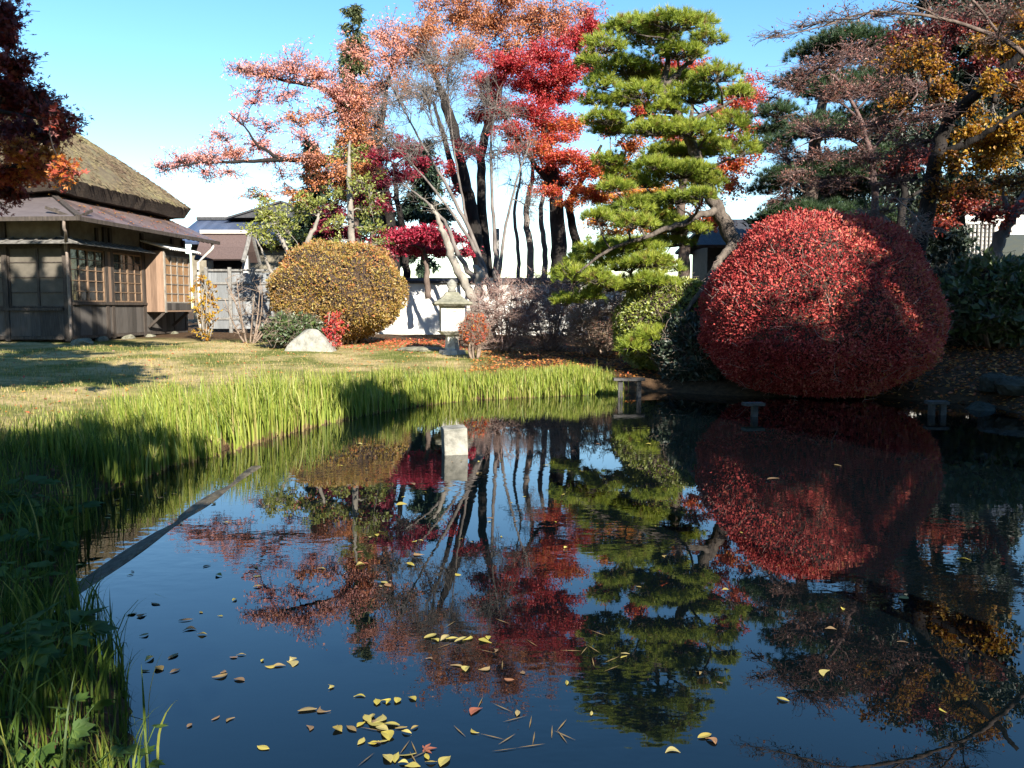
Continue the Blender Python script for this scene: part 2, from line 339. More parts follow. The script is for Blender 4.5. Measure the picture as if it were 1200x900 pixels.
def water_mat():
    m, n, l, out = newmat('pond_water')
    b = n.new('ShaderNodeBsdfPrincipled'); b.inputs['Base Color'].default_value = (.0012, .003, .004, 1); b.inputs['Roughness'].default_value = .0; b.inputs['IOR'].default_value = 1.55
    tc = n.new('ShaderNodeTexCoord')
    def noise(s, det, sc=(1, 1, 1)):
        mp = n.new('ShaderNodeMapping'); mp.inputs['Scale'].default_value = sc; l.new(tc.outputs['Object'], mp.inputs[0])
        z = n.new('ShaderNodeTexNoise'); z.inputs['Scale'].default_value = s; z.inputs['Detail'].default_value = det; l.new(mp.outputs[0], z.inputs['Vector']); return z
    a = noise(5.5, 2, (1, 1.5, 1)); c = noise(.42, 1)
    r = ramp(n, [(.46, (.10,) * 3), (.64, (1,) * 3)]); l.new(c.outputs['Fac'], r.inputs[0])
    mu = n.new('ShaderNodeMath'); mu.operation = 'MULTIPLY'; l.new(a.outputs['Fac'], mu.inputs[0]); l.new(r.outputs[0], mu.inputs[1])
    bp = n.new('ShaderNodeBump'); bp.inputs['Strength'].default_value = 1; bp.inputs['Distance'].default_value = .0013; l.new(mu.outputs[0], bp.inputs['Height']); l.new(bp.outputs[0], b.inputs['Normal'])
    l.new(b.outputs[0], out.inputs[0]); return m
acc = Acc(); acc.add([(-7, .5, 0), (13, .5, 0), (13, 20, 0), (-7, 20, 0)], [(0, 1, 2, 3)])
tag(acc.build('water', water_mat(), local=True), kind='structure')

# ------------------------------------------------------------------ vegetation builders
def catmull(pts, n):
    pts = np.asarray(pts, float); k = len(pts)
    q = np.concatenate([[2 * pts[0] - pts[1]], pts, [2 * pts[-1] - pts[-2]]])
    out = []
    for t in np.linspace(0, k - 1 - 1e-6, n):
        i = int(t); f = t - i; a, b, c, d = q[i:i + 4]
        out.append(.5 * ((2 * b) + (c - a) * f + (2 * a - 5 * b + 4 * c - d) * f * f + (3 * b - a - 3 * c + d) * f ** 3))
    return np.array(out)
def px_line(line, n=None):
    """[(px, py, d, radius)] -> smooth world polyline + radii"""
    w_ = np.array([list(P(a, b, c)) + [r] for a, b, c, r in line])
    q = catmull(w_, n or 5 * len(line)); q[:, 3] = np.maximum(q[:, 3], .004)
    return q
class Skel:
    def __init__(self): self.N = np.zeros((0, 4)); self.acc = Acc(); self.tips = []
    def line(self, q, k=8, wob=.02):
        q = q.copy()
        if len(q) > 3: q[1:-1, :3] += rng.normal(size=(len(q) - 2, 3)) * wob * np.minimum(1, q[1:-1, 3:4] * 12)
        self.acc.tubes(q[:, :3], q[:, 3], k); self.N = np.concatenate([self.N, q])
    def reach(self, c, rend=.012, k=5, droop=0.0):
        """a limb from the nearest fitting node of the skeleton to point c"""
        v = self.N[:, :3] - c; dist = np.linalg.norm(v, axis=1) + .9 * np.maximum(0, v[:, 2] - .2) - 1.2 * np.minimum(.35, self.N[:, 3])
        i = int(np.argmin(dist)); s = self.N[i]; L = np.linalg.norm(c - s[:3])
        if L < .1: return
        n = max(4, int(L / .35) + 2); t = np.linspace(0, 1, n)[:, None]
        mid = (s[:3] + c) / 2 + rng.normal(size=3) * .13 * L + np.array([0, 0, .10 * L - droop * L])
        q = (1 - t) ** 2 * s[:3] + 2 * t * (1 - t) * mid + t * t * c
        q[1:-1] += rng.normal(size=(n - 2, 3)) * .03 * min(L, 2)
        r0 = min(s[3] * .62, rend + .016 * L)
        rr = r0 + (rend - r0) * t[:, 0]
        self.line(np.concatenate([q, rr[:, None]], 1), k, 0)
def ell(n, c, r):
    u = rand_dir(n) * rng.random((n, 1)) ** .4
    return c + u * r
def cluster_px(px, py, d, rx, ry, depth=None):
    c = P(px, py, d); s = d / FPX
    return c, np.array([rx * s, (depth if depth else max(rx, ry) * s * .8), ry * s])
def leafy(acc, starts, ends, n, size, v, vs=.18, shape='leaf', sag=.15, along=(.25, 1.0), jit=.05, aspect=.55, droop=.0):
    """n leaves scattered along the straight twigs starts->ends"""
    if n <= 0: return
    i = rng.integers(0, len(starts), n); t = rng.uniform(*along, (n, 1))
    p = starts[i] * (1 - t) + ends[i] * t + rng.normal(size=(n, 3)) * jit
    ax = nrm(nrm(ends[i] - starts[i]) * .6 + rng.normal(size=(n, 3)) * .8 - np.array([0, 0, droop]))
    up = nrm(rng.normal(size=(n, 3)) * .7 + np.array([.15, -.35, .8]))
    L = size * rng.uniform(.6, 1.25, n); a = np.clip(v + rng.normal(size=n) * vs, 0, 1)
    if shape == 'star': acc.stars(p, ax, up, L * .62, a)
    else: acc.leaves(p, ax, up, L, L * aspect, a)
def twigs_to(acc, starts, ends, r0=.010, r1=.003, K=4, k=3, bow=.12):
    n = len(starts); t = np.linspace(0, 1, K)[None, :, None]; L = np.linalg.norm(ends - starts, axis=1)[:, None]
    mid = (starts + ends) / 2 + rng.normal(size=(n, 3)) * bow * L
    q = (1 - t) ** 2 * starts[:, None] + 2 * t * (1 - t) * mid[:, None] + t * t * ends[:, None]
    acc.tubes(q, np.broadcast_to(np.linspace(r0, r1, K), (n, K)), k)
    return q
def make_tree(name, label, cat, lines, clusters, bark, leaf, d0, n_leaf=700, size=.10, n_twig=45, shape='leaf', group=None,
              twig_r=.010, sub=2, vs=.18, jit=.06, aspect=.55, rend=.016, along=(.25, 1), droop=0, base=None, flat=1.0):
    """clusters: (px, py, rx, ry, v, density[, d]) in photograph pixels at each cluster's own distance"""
    sk = Skel()
    for ln in lines: sk.line(px_line(ln), 9)
    b0 = px_line(lines[0])[0][:3]
    loc = (b0[0], b0[1], gz1(b0[0], b0[1]))
    root = thing(name, label, cat, loc, group)
    lf = Acc(); any_leaf = False
    info = []
    for c_ in clusters:
        px, py, rx, ry, v, dens = c_[:6]; d = c_[6] if len(c_) > 6 else d0 + rng.normal() * .9
        c, r = cluster_px(px, py, d, rx, ry); info.append((c, r, v, dens))
    dist = [np.min(np.linalg.norm(sk.N[:, :3] - c, axis=1)) for c, *_ in info]
    for j in np.argsort(dist):
        c, r, v, dens = info[j]
        sk.reach(c, rend)
        nt_ = max(4, int(n_twig * min(1.6, dens)))
        near = np.argsort(np.linalg.norm(sk.N[:, :3] - c, axis=1))[:10]
        st = sk.N[rng.choice(near, nt_), :3]
        st = np.where((np.linalg.norm((st - c) / r, axis=1) < 1.3)[:, None], st, c + (st - c) * .3)
        en = ell(nt_, c, r * 1.08); en[:, 2] += .12 * r[2]
        q = twigs_to(sk.acc, st, en, twig_r, .0035)
        # second order twigs
        i2 = rng.integers(0, nt_, nt_ * sub); k2 = rng.integers(1, 4, nt_ * sub)
        s2 = q[i2, k2]; L2 = np.linalg.norm(en - st, axis=1)[i2][:, None]
        e2 = s2 + nrm(nrm(en - st)[i2] + rng.normal(size=(len(i2), 3)) * .7) * L2 * rng.uniform(.25, .6, (len(i2), 1)) * np.array([1, 1, flat])
        twigs_to(sk.acc, s2, e2, twig_r * .6, .003, 3)
        nl = int(2.6 * n_leaf * dens * (r[0] * r[2]) / (.9 * .5)) if leaf else 0
        if nl:
            any_leaf = True
            leafy(lf, np.concatenate([st, s2]), np.concatenate([en, e2]), nl, size, v, vs, shape, jit=jit, aspect=aspect, along=along, droop=droop)
    sk.acc.build('trunk', bark, root, True)
    if any_leaf: lf.build('crown', leaf, root)
    return root

def conifer(name, label, px, d, ytop, ybot, rad_px, leaf, n=7000, group=None, narrow=.9):
    b = P(px, 330, d); loc = (b[0], b[1], gz1(b[0], b[1])); root = thing(name, label, 'conifer', loc, group)
    zt = P(px, ytop, d)[2]; zb = P(px, ybot, d)[2]; Rm = rad_px * d / FPX
    tr = Acc(); zz = np.linspace(loc[2] - .2, zt, 12)
    tr.tubes(np.stack([b[0] + .05 * np.sin(zz), b[1] + 0 * zz, zz], -1), np.linspace(.24, .02, 12), 8)
    nb = int((zt - zb) * 17); h = rng.random(nb) ** .9
    z = zt - h * (zt - zb) * .995; rr = Rm * np.minimum(1, (.16 + .25 * (narrow < .8) + h * narrow)) * rng.uniform(.65, 1.1, nb); an = rng.uniform(0, 6.283, nb)
    st = np.stack([np.full(nb, b[0]), np.full(nb, b[1]), z], -1); dr = np.stack([np.cos(an), np.sin(an), rng.uniform(-.45, .15, nb)], -1)
    en = st + dr * rr[:, None]
    twigs_to(tr, st, en, .022, .006, 4, 3, .08)
    lf = Acc(); i = rng.integers(0, nb, n); t = rng.uniform(.15, 1.02, (n, 1)) ** .8
    p = st[i] * (1 - t) + en[i] * t + rng.normal(size=(n, 3)) * np.array([.11, .11, .08])
    ax = nrm(dr[i] * .8 + rng.normal(size=(n, 3)) * .5 - np.array([0, 0, .25]))
    L = rng.uniform(.14, .34, n); lf.leaves(p, ax, nrm(rng.normal(size=(n, 3)) * .5 + np.array([0, -.2, 1])), L, L * .32, np.clip(rng.normal(.45, .25, n), 0, 1))
    tr.build('trunk', M['bark_brown'], root, True); lf.build('crown', leaf, root)
    return root

def pine_pads(lf, tw, sk, pads, d0, n_per=200, needle=.16, vbase=.45, dens=1.0):
    for pd in pads:
        px, py, rx, ry = pd[:4]; d = pd[4] if len(pd) > 4 else d0 + rng.normal() * .55
        s = d / FPX; c = P(px, py, d); r = np.array([rx * s * 1.05, rx * s * .85, ry * s * 1.25])
        sk.reach(c - np.array([0, 0, r[2] * .55]), .02)
        n = int(1.5 * n_per * dens * max(.35, (r[0] * r[1]) / .45))
        u = rand_dir(n); u[:, 2] = np.abs(u[:, 2]) * 1.0 - .18 * (rng.random(n) < .35)
        rho = rng.uniform(.25, 1.0, (n, 1)) ** .6; lump = 1 + .16 * np.sin(u[:, :1] * 5 + px) * np.cos(u[:, 1:2] * 6 + py)
        p = c + u * r * rho * lump - np.array([0, 0, r[2] * .35])
        dr = nrm(u * np.array([.75, .75, .5]) + np.array([0, 0, .75]) + rng.normal(size=(n, 3)) * .25)
        # branchlets inside the pad
        m_ = max(8, n // 6); j = rng.integers(0, n, m_)
        twigs_to(tw, np.broadcast_to(c - np.array([0, 0, r[2] * .5]), (m_, 3)), p[j], .012, .005, 4, 3, .15)
        K = 27; pp = np.repeat(p, K, 0); dd = nrm(np.repeat(dr, K, 0) + rng.normal(size=(n * K, 3)) * .52)
        L = needle * rng.uniform(.6, 1.1, n * K)
        sd = nrm(np.cross(dd, rng.normal(size=(n * K, 3)))) * .0065
        tuft = np.clip(vbase + rng.normal(size=n) * .16 + .12 * (u[:, 2] - .3), 0, .8); tuft[rng.random(n) < .025] = 1; tuft[(rho[:, 0] < .62) & (rng.random(n) < .35)] = 1
        a = np.clip(np.repeat(tuft, K) + rng.normal(size=n * K) * .06, 0, 1)
        v = np.stack([pp - sd, pp + sd, pp + dd * L[:, None]], 1)
        lf.add(v, np.arange(n * K * 3).reshape(-1, 3), a)

def dome(name, label, px, d, ytop, ybase, half_px, leaf, size, n, depth=1.0, core=.9, vfun=None, lumps=.05, cat='shrub', twig=M['twig_tan'], spiky=.15, group=None, boxy=2.3, aspect=.6, floor=None, hi=.62, taper=.18):
    c0 = P(px, ybase, d); zt = P(px, ytop, d)[2]; g = gz1(c0[0], c0[1]); rx = half_px * d / FPX
    fl = g if floor is None else floor
    zb = P(px, ybase, d)[2]; rz = (zt - zb) * hi; cz = zt - rz; ry = rx * depth
    root = thing(name, label, cat, (c0[0], c0[1], g), group)
    def surf(u):
        e = (np.abs(u) ** boxy).sum(1) ** (-1 / boxy)
        l_ = 1 + lumps * (np.sin(u[:, 0] * 7 + 1) * np.sin(u[:, 2] * 6) + .6 * np.sin(u[:, 1] * 9 + u[:, 0] * 5 + u[:, 2] * 11) + .4 * np.sin(u[:, 0] * 19) * np.sin(u[:, 2] * 17 + u[:, 1] * 13))
        q = u * e[:, None] * np.array([rx, ry, rz]) * l_[:, None]
        low = q[:, 2] < 0; q[low, :2] *= np.clip(1 - taper * (q[low, 2:3] / (cz - zb)) ** 2, .5, 1)
        q[:, 2] = np.where(low, q[:, 2] * (cz - zb) / rz, q[:, 2])
        return q + np.array([c0[0], c0[1], cz])
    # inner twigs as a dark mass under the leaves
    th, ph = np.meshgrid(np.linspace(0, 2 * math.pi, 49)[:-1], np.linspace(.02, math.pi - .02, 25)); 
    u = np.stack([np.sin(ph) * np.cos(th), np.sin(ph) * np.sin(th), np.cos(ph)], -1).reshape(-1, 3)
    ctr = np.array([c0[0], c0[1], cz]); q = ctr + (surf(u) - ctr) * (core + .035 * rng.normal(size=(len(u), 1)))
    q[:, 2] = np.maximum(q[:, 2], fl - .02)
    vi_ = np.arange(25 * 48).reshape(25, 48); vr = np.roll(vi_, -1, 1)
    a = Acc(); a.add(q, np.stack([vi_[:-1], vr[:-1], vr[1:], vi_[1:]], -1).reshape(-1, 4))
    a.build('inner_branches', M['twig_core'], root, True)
    st_ = Acc(); m_ = 16; an = rng.uniform(0, 6.28, m_)
    s = np.stack([c0[0] + .3 * rx * np.cos(an), c0[1] + .3 * ry * np.sin(an), np.full(m_, g - .05)], -1); e = s + np.stack([.4 * rx * np.cos(an), .4 * ry * np.sin(an), np.full(m_, (cz - g) * .9)], -1)
    twigs_to(st_, s, e, .035, .02, 5, 5)
    nt_ = 1400; u = rand_dir(nt_); e = surf(u); out = nrm(e - ctr)
    e = e + out * rng.uniform(-.05, spiky * .8, (nt_, 1)); s = e - nrm(out + rng.normal(size=(nt_, 3)) * .5) * rng.uniform(.15, .45, (nt_, 1))
    twigs_to(st_, s, e, .006, .003, 3)
    st_.build('stem', twig, root, True)
    u = rand_dir(n); p = surf(u); out = nrm(p - ctr); p = p - out * (np.abs(rng.normal(size=(n, 1))) * .09 * rx / 2 - spiky * .35 * rng.random((n, 1)) ** 3)
    p[:, 2] = np.maximum(p[:, 2], fl + .02 + .05 * rng.random(n))
    ax = nrm(out * .7 + rng.normal(size=(n, 3)) * .75 + np.array([0, 0, .15])); up = nrm(out + rng.normal(size=(n, 3)) * .8)
    vv = np.clip((vfun(u, p) if vfun else .45) + rng.normal(size=n) * .22, 0, 1); L = size * np.clip(rng.gamma(6, 1 / 6, n), .4, 2)
    lf = Acc(); lf.leaves(p, ax, up, L, L * aspect, vv); lf.build('foliage', leaf, root)
    return root

def bare_shrub(name, label, px, d, ytop, ybase, half_px, twig, n=500, leaf=None, n_leaf=0, size=.05, v=.5, group=None, stems=14, fan=.75, cat='shrub', r0=.03):
    c0 = P(px, ybase, d); zt = P(px, ytop, d)[2]; g = gz1(c0[0], c0[1]); rx = half_px * d / FPX; H = zt - g
    root = thing(name, label, cat, (c0[0], c0[1], g), group); a = Acc()
    an = rng.uniform(0, 6.28, stems); s = np.stack([c0[0] + .12 * rx * np.cos(an), c0[1] + .12 * rx * np.sin(an), np.full(stems, g - .05)], -1)
    rad = rx * fan * np.sqrt(rng.random(stems)); e = s + np.stack([rad * np.cos(an), rad * np.sin(an), H * rng.uniform(.6, .95, stems)], -1)
    q = twigs_to(a, s, e, r0, .010, 8, 5, .12)
    src = q.reshape(-1, 3)
    ctr = np.array([c0[0], c0[1], g + H * .45]); rr = np.array([rx, rx * .9, H * .55])
    e1 = ell(n, ctr, rr); keep = e1[:, 2] > g + .1; e1 = e1[keep]
    ii = np.array([np.argmin(np.linalg.norm(src - x, axis=1) + 1.2 * np.maximum(0, src[:, 2] - x[2])) for x in e1]); s1 = src[ii]
    far = np.linalg.norm(e1 - s1, axis=1) < rx * .9; s1, e1 = s1[far], e1[far]
    q1 = twigs_to(a, s1, e1, .012, .004, 5, 3, .16)
    m_ = len(s1) * 3; i2 = rng.integers(0, len(s1), m_); s2 = q1[i2, rng.integers(1, 5, m_)]
    e2 = s2 + nrm(nrm(e1 - s1)[i2] * .6 + rng.normal(size=(m_, 3)) * .7 + np.array([0, 0, .3])) * rng.uniform(.12, .4, (m_, 1)) * max(.5, min(1.2, rx))
    twigs_to(a, s2, e2, .006, .003, 3)
    a.build('stem', twig, root, True)
    if n_leaf:
        lf = Acc(); leafy(lf, s2, e2, n_leaf, size, v, .2, jit=.02); lf.build('foliage', leaf, root)
    return root

# ------------------------------------------------------------------ the thatched house
HX, HY = -13.2, 25.5
house = thing('thatched_house', 'old dark timber house with mossy thatched roof above brown metal skirt roof', 'house', (HX, HY, gz1(HX, HY) - .05), rz=R(-4.6))
def hpart(name, a, mat, parent=house, sm=False): return a.build(name, M[mat] if isinstance(mat, str) else mat, parent, sm, local=True)
LW, DW = 7.6, 9.0                       # wall length along the pond side, house width to the left
a = Acc()
a.box(-.12, 0, .08, LW, .25, 1.18); a.box(-DW, -.12, 0.0, .12, .25, 1.0)      # boarded lower walls
hpart('lower_wall', a, 'oldwood')
a = Acc()
a.box(-.16, -.04, .1, LW, 2.98, 4.03); a.box(-DW, -.16, .04, .14, 2.98, 4.03)
hpart('plaster_wall', a, 'plaster')
a = Acc()                                # timber posts, sills, head beams and the dark gap under the floor
for y in (0.0, 2.02, 2.35, 4.36, 6.6, LW - .1): a.box(-.14, .035, y, y + .16, .1, 3.66)
for x in (-2.0, -4.0, -6.0, -8.0): a.box(x, x + .15, -.035, .13, .1, 3.66)
a.box(-.13, .075, .17, LW, 1.19, 1.27); a.box(-DW, -.15, -.075, .13, 1.01, 1.10)
a.box(-.13, .03, .17, LW, 2.90, 2.975); a.box(-DW, -.15, -.03, .13, 2.90, 2.975)
a.box(-.13, .02, .17, LW, .15, .245); a.box(-DW, -.15, -.02, .13, .15, .245)
a.box(-.13, .03, 1.6, 1.72, 2.99, 3.6)
hpart('timber_frame', a, 'darkwood')
a = Acc(); a.box(-DW, -.25, .45, LW, .0, 4.1); hpart('interior_core', a, 'gatewood')
def window(parent, y0, y1, z0, z1, cols, rows, x=-.02, pane='glass', face='x', light=True, fm='framewood'):
    f = Acc(); bw = .045
    def bx(u0, u1, w0, w1, t0, t1):
        if face == 'x': f.box(x + t0, x + t1, u0, u1, w0, w1)
        else: f.box(u0, u1, x - t1, x - t0, w0, w1)
    bx(y0, y0 + bw, z0, z1, -.03, .03); bx(y1 - bw, y1, z0, z1, -.03, .03); bx(y0 + bw, y1 - bw, z0, z0 + bw, -.03, .03); bx(y0 + bw, y1 - bw, z1 - bw, z1, -.03, .03)
    for i in range(1, cols):
        u = y0 + (y1 - y0) * i / cols; wd = .035 if (cols % 2 == 0 and i == cols // 2) else .014; bx(u - wd, u + wd, z0 + bw, z1 - bw, -.02, .024)
    for j in range(1, rows):
        zc = z0 + (z1 - z0) * j / rows; bx(y0 + bw, y1 - bw, zc - .012, zc + .012, -.018, .020)
    win = f.build('window', M[fm], parent, local=True)
    g = Acc()
    if face == 'x': g.add([(x - .01, y0, z0), (x - .01, y1, z0), (x - .01, y1, z1), (x - .01, y0, z1)], [(0, 1, 2, 3)])
    else: g.add([(y0, x + .01, z0), (y1, x + .01, z0), (y1, x + .01, z1), (y0, x + .01, z1)], [(0, 1, 2, 3)])
    g.build('pane', M[pane], win, local=True)
    return win
window(house, .17, 2.0, 1.28, 2.89, 4, 5); window(house, 2.52, 4.35, 1.28, 2.89, 4, 5)
for x0 in (-1.85, -3.85, -5.85): window(house, x0, x0 + 1.83, 1.11, 2.89, 2, 4, x=.05, face='y', pane='paper', fm='darkwood')
a = Acc(); a.box(-.10, .03, 2.19, 2.34, 1.28, 2.89); hpart('board_panel', a, 'brownwood')
# the bay window
bay = Acc(); y0, y1, bo, z0, z1 = 4.55, 6.55, .72, .95, 3.08
bay.box(.037, bo, y0, y0 + .05, z0, z1); bay.box(.037, bo, y1 - .05, y1, z0, z1); bay.box(.037, bo, y0 + .05, y1 - .05, z0, z0 + .06)
bayo = hpart('bay_window', bay, 'brownwood')
b = Acc(); b.box(bo - .06, bo + .01, y0 + .05, y1 - .05, z0 + .062, 1.26); hpart('sill_board', b, 'oldwood', bayo); b = Acc(); b.box(bo - .06, bo + .01, y0 + .05, y1 - .05, 2.93, z1); hpart('head_board', b, 'oldwood', bayo)
window(bayo, y0 + .06, y1 - .06, 1.262, 2.93, 4, 5, x=bo - .03, pane='amberpane', fm='bark_pale')
b = Acc(); b.box(bo - .02, bo + .03, y0 - .03, y0 + .045, z0 - .02, z1 + .02); hpart('corner_post', b, 'bark_pale', bayo)
b = Acc()
for yy in (y0 + .1, y1 - .15): b = Acc(); b.bar((.05, yy, .42), (bo - .08, yy, z0 - .02), .09, .09); hpart('bracket', b, 'darkwood', bayo)
b = Acc(); n = 60; yy = np.linspace(y0 - .25, y1 + .2, n); zz = .022 * np.sin(yy * 40)
v = np.concatenate([np.stack([np.full(n, .0), yy, zz + 3.42], -1), np.stack([np.full(n, bo + .34), yy, zz + 3.13], -1)]); v2 = v - np.array([0, 0, .03])
i = np.arange(n - 1); b.add(np.concatenate([v, v2]), np.concatenate([np.stack([i, i + n, i + n + 1, i + 1], -1), np.stack([i + 2 * n, i + 2 * n + 1, i + 3 * n + 1, i + 3 * n], -1), np.stack([i + n, i + 3 * n, i + 3 * n + 1, i + n + 1], -1)]))
hpart('corrugated_roof', b, 'whitetrim', bayo)
# narrow board awning over the windows, on both faces
a = Acc()
def slab(a, quad, th=.04, n=None):
    q = np.asarray(quad, float); m_ = nrm(np.cross(q[1] - q[0], q[3] - q[0])) * th
    a.add(np.concatenate([q, q - m_]), [(0, 1, 2, 3), (7, 6, 5, 4), (0, 4, 5, 1), (1, 5, 6, 2), (2, 6, 7, 3), (3, 7, 4, 0)])
slab(a, [(.55, -.55, 2.98), (.55, 4.35, 2.98), (.0, 4.35, 3.16), (.0, 0, 3.16)], .03)
slab(a, [(-DW, -.55, 2.98), (.55, -.55, 2.98), (.0, 0, 3.16), (-DW, 0, 3.16)], .03)
for y in np.arange(-.3, 4.3, .42): a.bar((.57, y, 2.995), (.02, y, 3.18), .05, .03)
for x in np.arange(-8.8, .4, .45): a.bar((x, -.57, 2.995), (x, -.02, 3.18), .05, .03)
hpart('awning', a, 'post')
# skirt roof of metal sheets
ev, zi = 1.05, 4.72
a = Acc(); slab(a, [(ev, -1.0, 3.66), (ev, LW + .8, 3.66), (-1.35, LW + .8, zi), (-1.35, 1.35, zi)], .07); sk1 = hpart('skirt_roof', a, 'copper')
a = Acc(); slab(a, [(-DW, -1.0, 3.66), (ev, -1.0, 3.66), (-1.35, 1.35, zi), (-DW, 1.35, zi)], .07); hpart('front_skirt_roof', a, 'copper_front')
a = Acc(); a.bar((ev, -1.0, 3.69), (-1.35, 1.35, zi + .03), .16, .05); a.bar((ev + .02, -1.05, 3.61), (ev + .02, LW + .8, 3.61), .06, .12); a.bar((-DW, -1.04, 3.61), (ev + .03, -1.04, 3.61), .06, .12); hpart('roof_trim', a, 'darkwood')
a = Acc()
for y in np.arange(-.8, LW + .7, .4): a.bar((ev - .06, y, 3.575), (-.05, y, 3.95), .06, .08)
for x in np.arange(-8.8, .9, .4): a.bar((x, -.92, 3.575), (x, .1, 3.95), .06, .08)
hpart('rafter', a, 'darkwood')
# thatch: hipped, thick, slightly hollow slopes
def thatch():
    a = Acc(); x0, x1, ya, yb = -9.7, -.30, .2, 9.0; hx = (x0 + x1) / 2; rid = 3.75; K = 16; z0 = 5.0
    rings = []
    for k in range(K + 1):
        t = k / K; ins = t * (x1 - hx) * .985; z = z0 + rid * (t ** .92); ring = []
        c = [(x1 - ins, ya + ins), (x1 - ins, yb - ins), (x0 + ins, yb - ins), (x0 + ins, ya + ins)]
        if c[0][1] > c[1][1]: m_ = (c[0][1] + c[1][1]) / 2; c = [(c[0][0], m_ - .02), (c[1][0], m_ + .02), (c[2][0], m_ + .02), (c[3][0], m_ - .02)]
        for s in range(4):
            p, q = np.array(c[s]), np.array(c[(s + 1) % 4])
            for u in np.linspace(0, 1, 25)[:-1]: ring.append((*(p + (q - p) * u), z))
        rings.append(ring)
    v = np.array(rings).reshape(-1, 3); n = 96
    v = v + rng.normal(size=v.shape) * .025
    vi_ = np.arange((K + 1) * n).reshape(K + 1, n); vr = np.roll(vi_, -1, 1)
    a.add(v, np.stack([vi_[:-1], vr[:-1], vr[1:], vi_[1:]], -1).reshape(-1, 4)); 
    o = hpart('thatch_roof', a, 'thatch', sm=True)
    e = Acc(); top = v[:n]; cx = np.array([hx, (ya + yb) / 2, 0]); bot = top.copy(); bot[:, 2] -= .42; bot[:, :2] += (cx[:2] - bot[:, :2]) * .045; inn = bot.copy(); inn[:, :2] += (cx[:2] - inn[:, :2]) * .22
    i = np.arange(n); j = np.roll(i, -1)
    e.add(np.concatenate([top, bot, inn]), np.concatenate([np.stack([i + n, j + n, j, i], -1), np.stack([i + 2 * n, j + 2 * n, j + n, i + n], -1)]))
    hpart('eave_edge', e, 'thatch_edge', o)
    tv = []; n_ = 16000; t = rng.random(n_); f = rng.integers(0, 2, n_); ins = t * (x1 - hx) * .97; u = rng.random(n_)
    px_ = np.where(f == 0, x1 - ins, x0 + ins + u * (x1 - x0 - 2 * ins)); py_ = np.where(f == 0, ya + ins + u * np.maximum(0, yb - ya - 2 * ins), ya + ins)
    p = np.stack([px_, py_, z0 + rid * t ** .92 + .0], -1)
    dn = np.where((f == 0)[:, None], np.array([.77, 0, -.6]), np.array([0, -.77, -.6])); L = rng.uniform(.10, .22, n_)
    mz = Acc(); mz.leaves(p, nrm(dn + rng.normal(size=p.shape) * .14), nrm(np.array([.4, -.3, .8]) + rng.normal(size=p.shape) * .3), L, .035, np.clip(.45 + .35 * vnoise(px_, py_, 1.3) + rng.normal(size=n_) * .15, 0, 1), .2)
    hpart('thatch_straw', mz, leafmat('thatch_straw', [(.09, .06, .045), (.15, .12, .075), (.18, .165, .08)], .05, .0), o)
    a = Acc(); a.box(-8, -1.6, 1.6, LW - .2, 4.2, 4.95); hpart('roof_support', a, 'gatewood')
thatch()
a = Acc()
q = catmull([(.62, -1.02, 3.58), (.60, -1.0, 3.35), (.55, -.85, 3.2), (.12, -.2, 2.80), (.10, -.12, 2.65), (.10, -.1, 1.5), (.10, -.1, .1)], 30); a.tubes(q, np.full(30, .045), 8)
hpart('downpipe', a, 'pipe', sm=True)
a = Acc(); q = catmull([(1.0, LW + .3, 3.55), (.98, LW + .3, 3.35), (.5, LW + .25, 2.9), (.45, LW + .2, 2.6), (.45, LW + .2, .2)], 26); a.tubes(q, np.full(26, .05), 8); hpart('downpipe', a, 'whitepipe', sm=True)['label'] = 'pale downpipe at the far end'
def boulder(a, c, r, seed, flatb=.3, squash=1):
    th, ph = np.meshgrid(np.linspace(0, 2 * math.pi, 29)[:-1], np.linspace(.01, math.pi - .01, 16)); u = np.stack([np.sin(ph) * np.cos(th), np.sin(ph) * np.sin(th), np.cos(ph)], -1).reshape(-1, 3)
    rs = np.random.default_rng(seed); l_ = np.ones(len(u))
    for _ in range(14):
        nv = rs.normal(size=3); nv /= np.linalg.norm(nv); o = rs.uniform(.62, .95); dp = u @ nv; l_ = np.minimum(l_, np.where(dp > .05, o / np.maximum(dp, .05), 9))
    l_ = l_ * (1 + .03 * rs.normal(size=len(u))); q = u * l_[:, None] * np.array(r); q[:, 2] = np.maximum(q[:, 2], -r[2] * flatb) + 0
    vi_ = np.arange(16 * 28).reshape(16, 28); vr = np.roll(vi_, -1, 1); a.add(np.array(c) + q, np.stack([vi_[:-1], vr[:-1], vr[1:], vi_[1:]], -1).reshape(-1, 4))
for k, y in enumerate((1.6, 3.2, 4.6, 6.4)):
    a = Acc(); boulder(a, (.05, y, .06), (.22, .28, .16), 40 + k); hpart('foundation_stone', a, 'mossstone')

# ------------------------------------------------------------------ fence, gate, far buildings, white wall
def pbox(a, px0, px1, y0, y1, d, th=.1): 
    p, q = P(px0, y1, d), P(px1, y0, d); a.box(p[0], q[0], d, d + th, p[2], q[2])
def groundz(px, d): b = P(px, 360, d); return gz1(b[0], b[1])
d = 33.0; b = P(275, 360, d); f = thing('board_fence', 'grey weathered board fence between the house and the tan shrub', 'fence', (b[0], d, groundz(275, d)))
a = Acc(); x0, x1 = P(232, 0, d)[0], P(345, 0, d)[0]; g = groundz(275, d); a.box(x0, x1, d, d + .04, g + .15, g + 2.3); a.build('board_panel', M['fence'], f)
for k in range(5):
    x = x0 + (x1 - x0) * k / 4; a = Acc(); a.box(x - .06, x + .06, d - .1, d - .004, g - .05, g + 2.5); a.build('post', M['post'], f)
for z in (.5, 1.25, 1.85, 2.35): a = Acc(); a.box(x0, x1, d - .05, d - .005, g + z, g + z + .08); a.build('rail', M['post'], f)
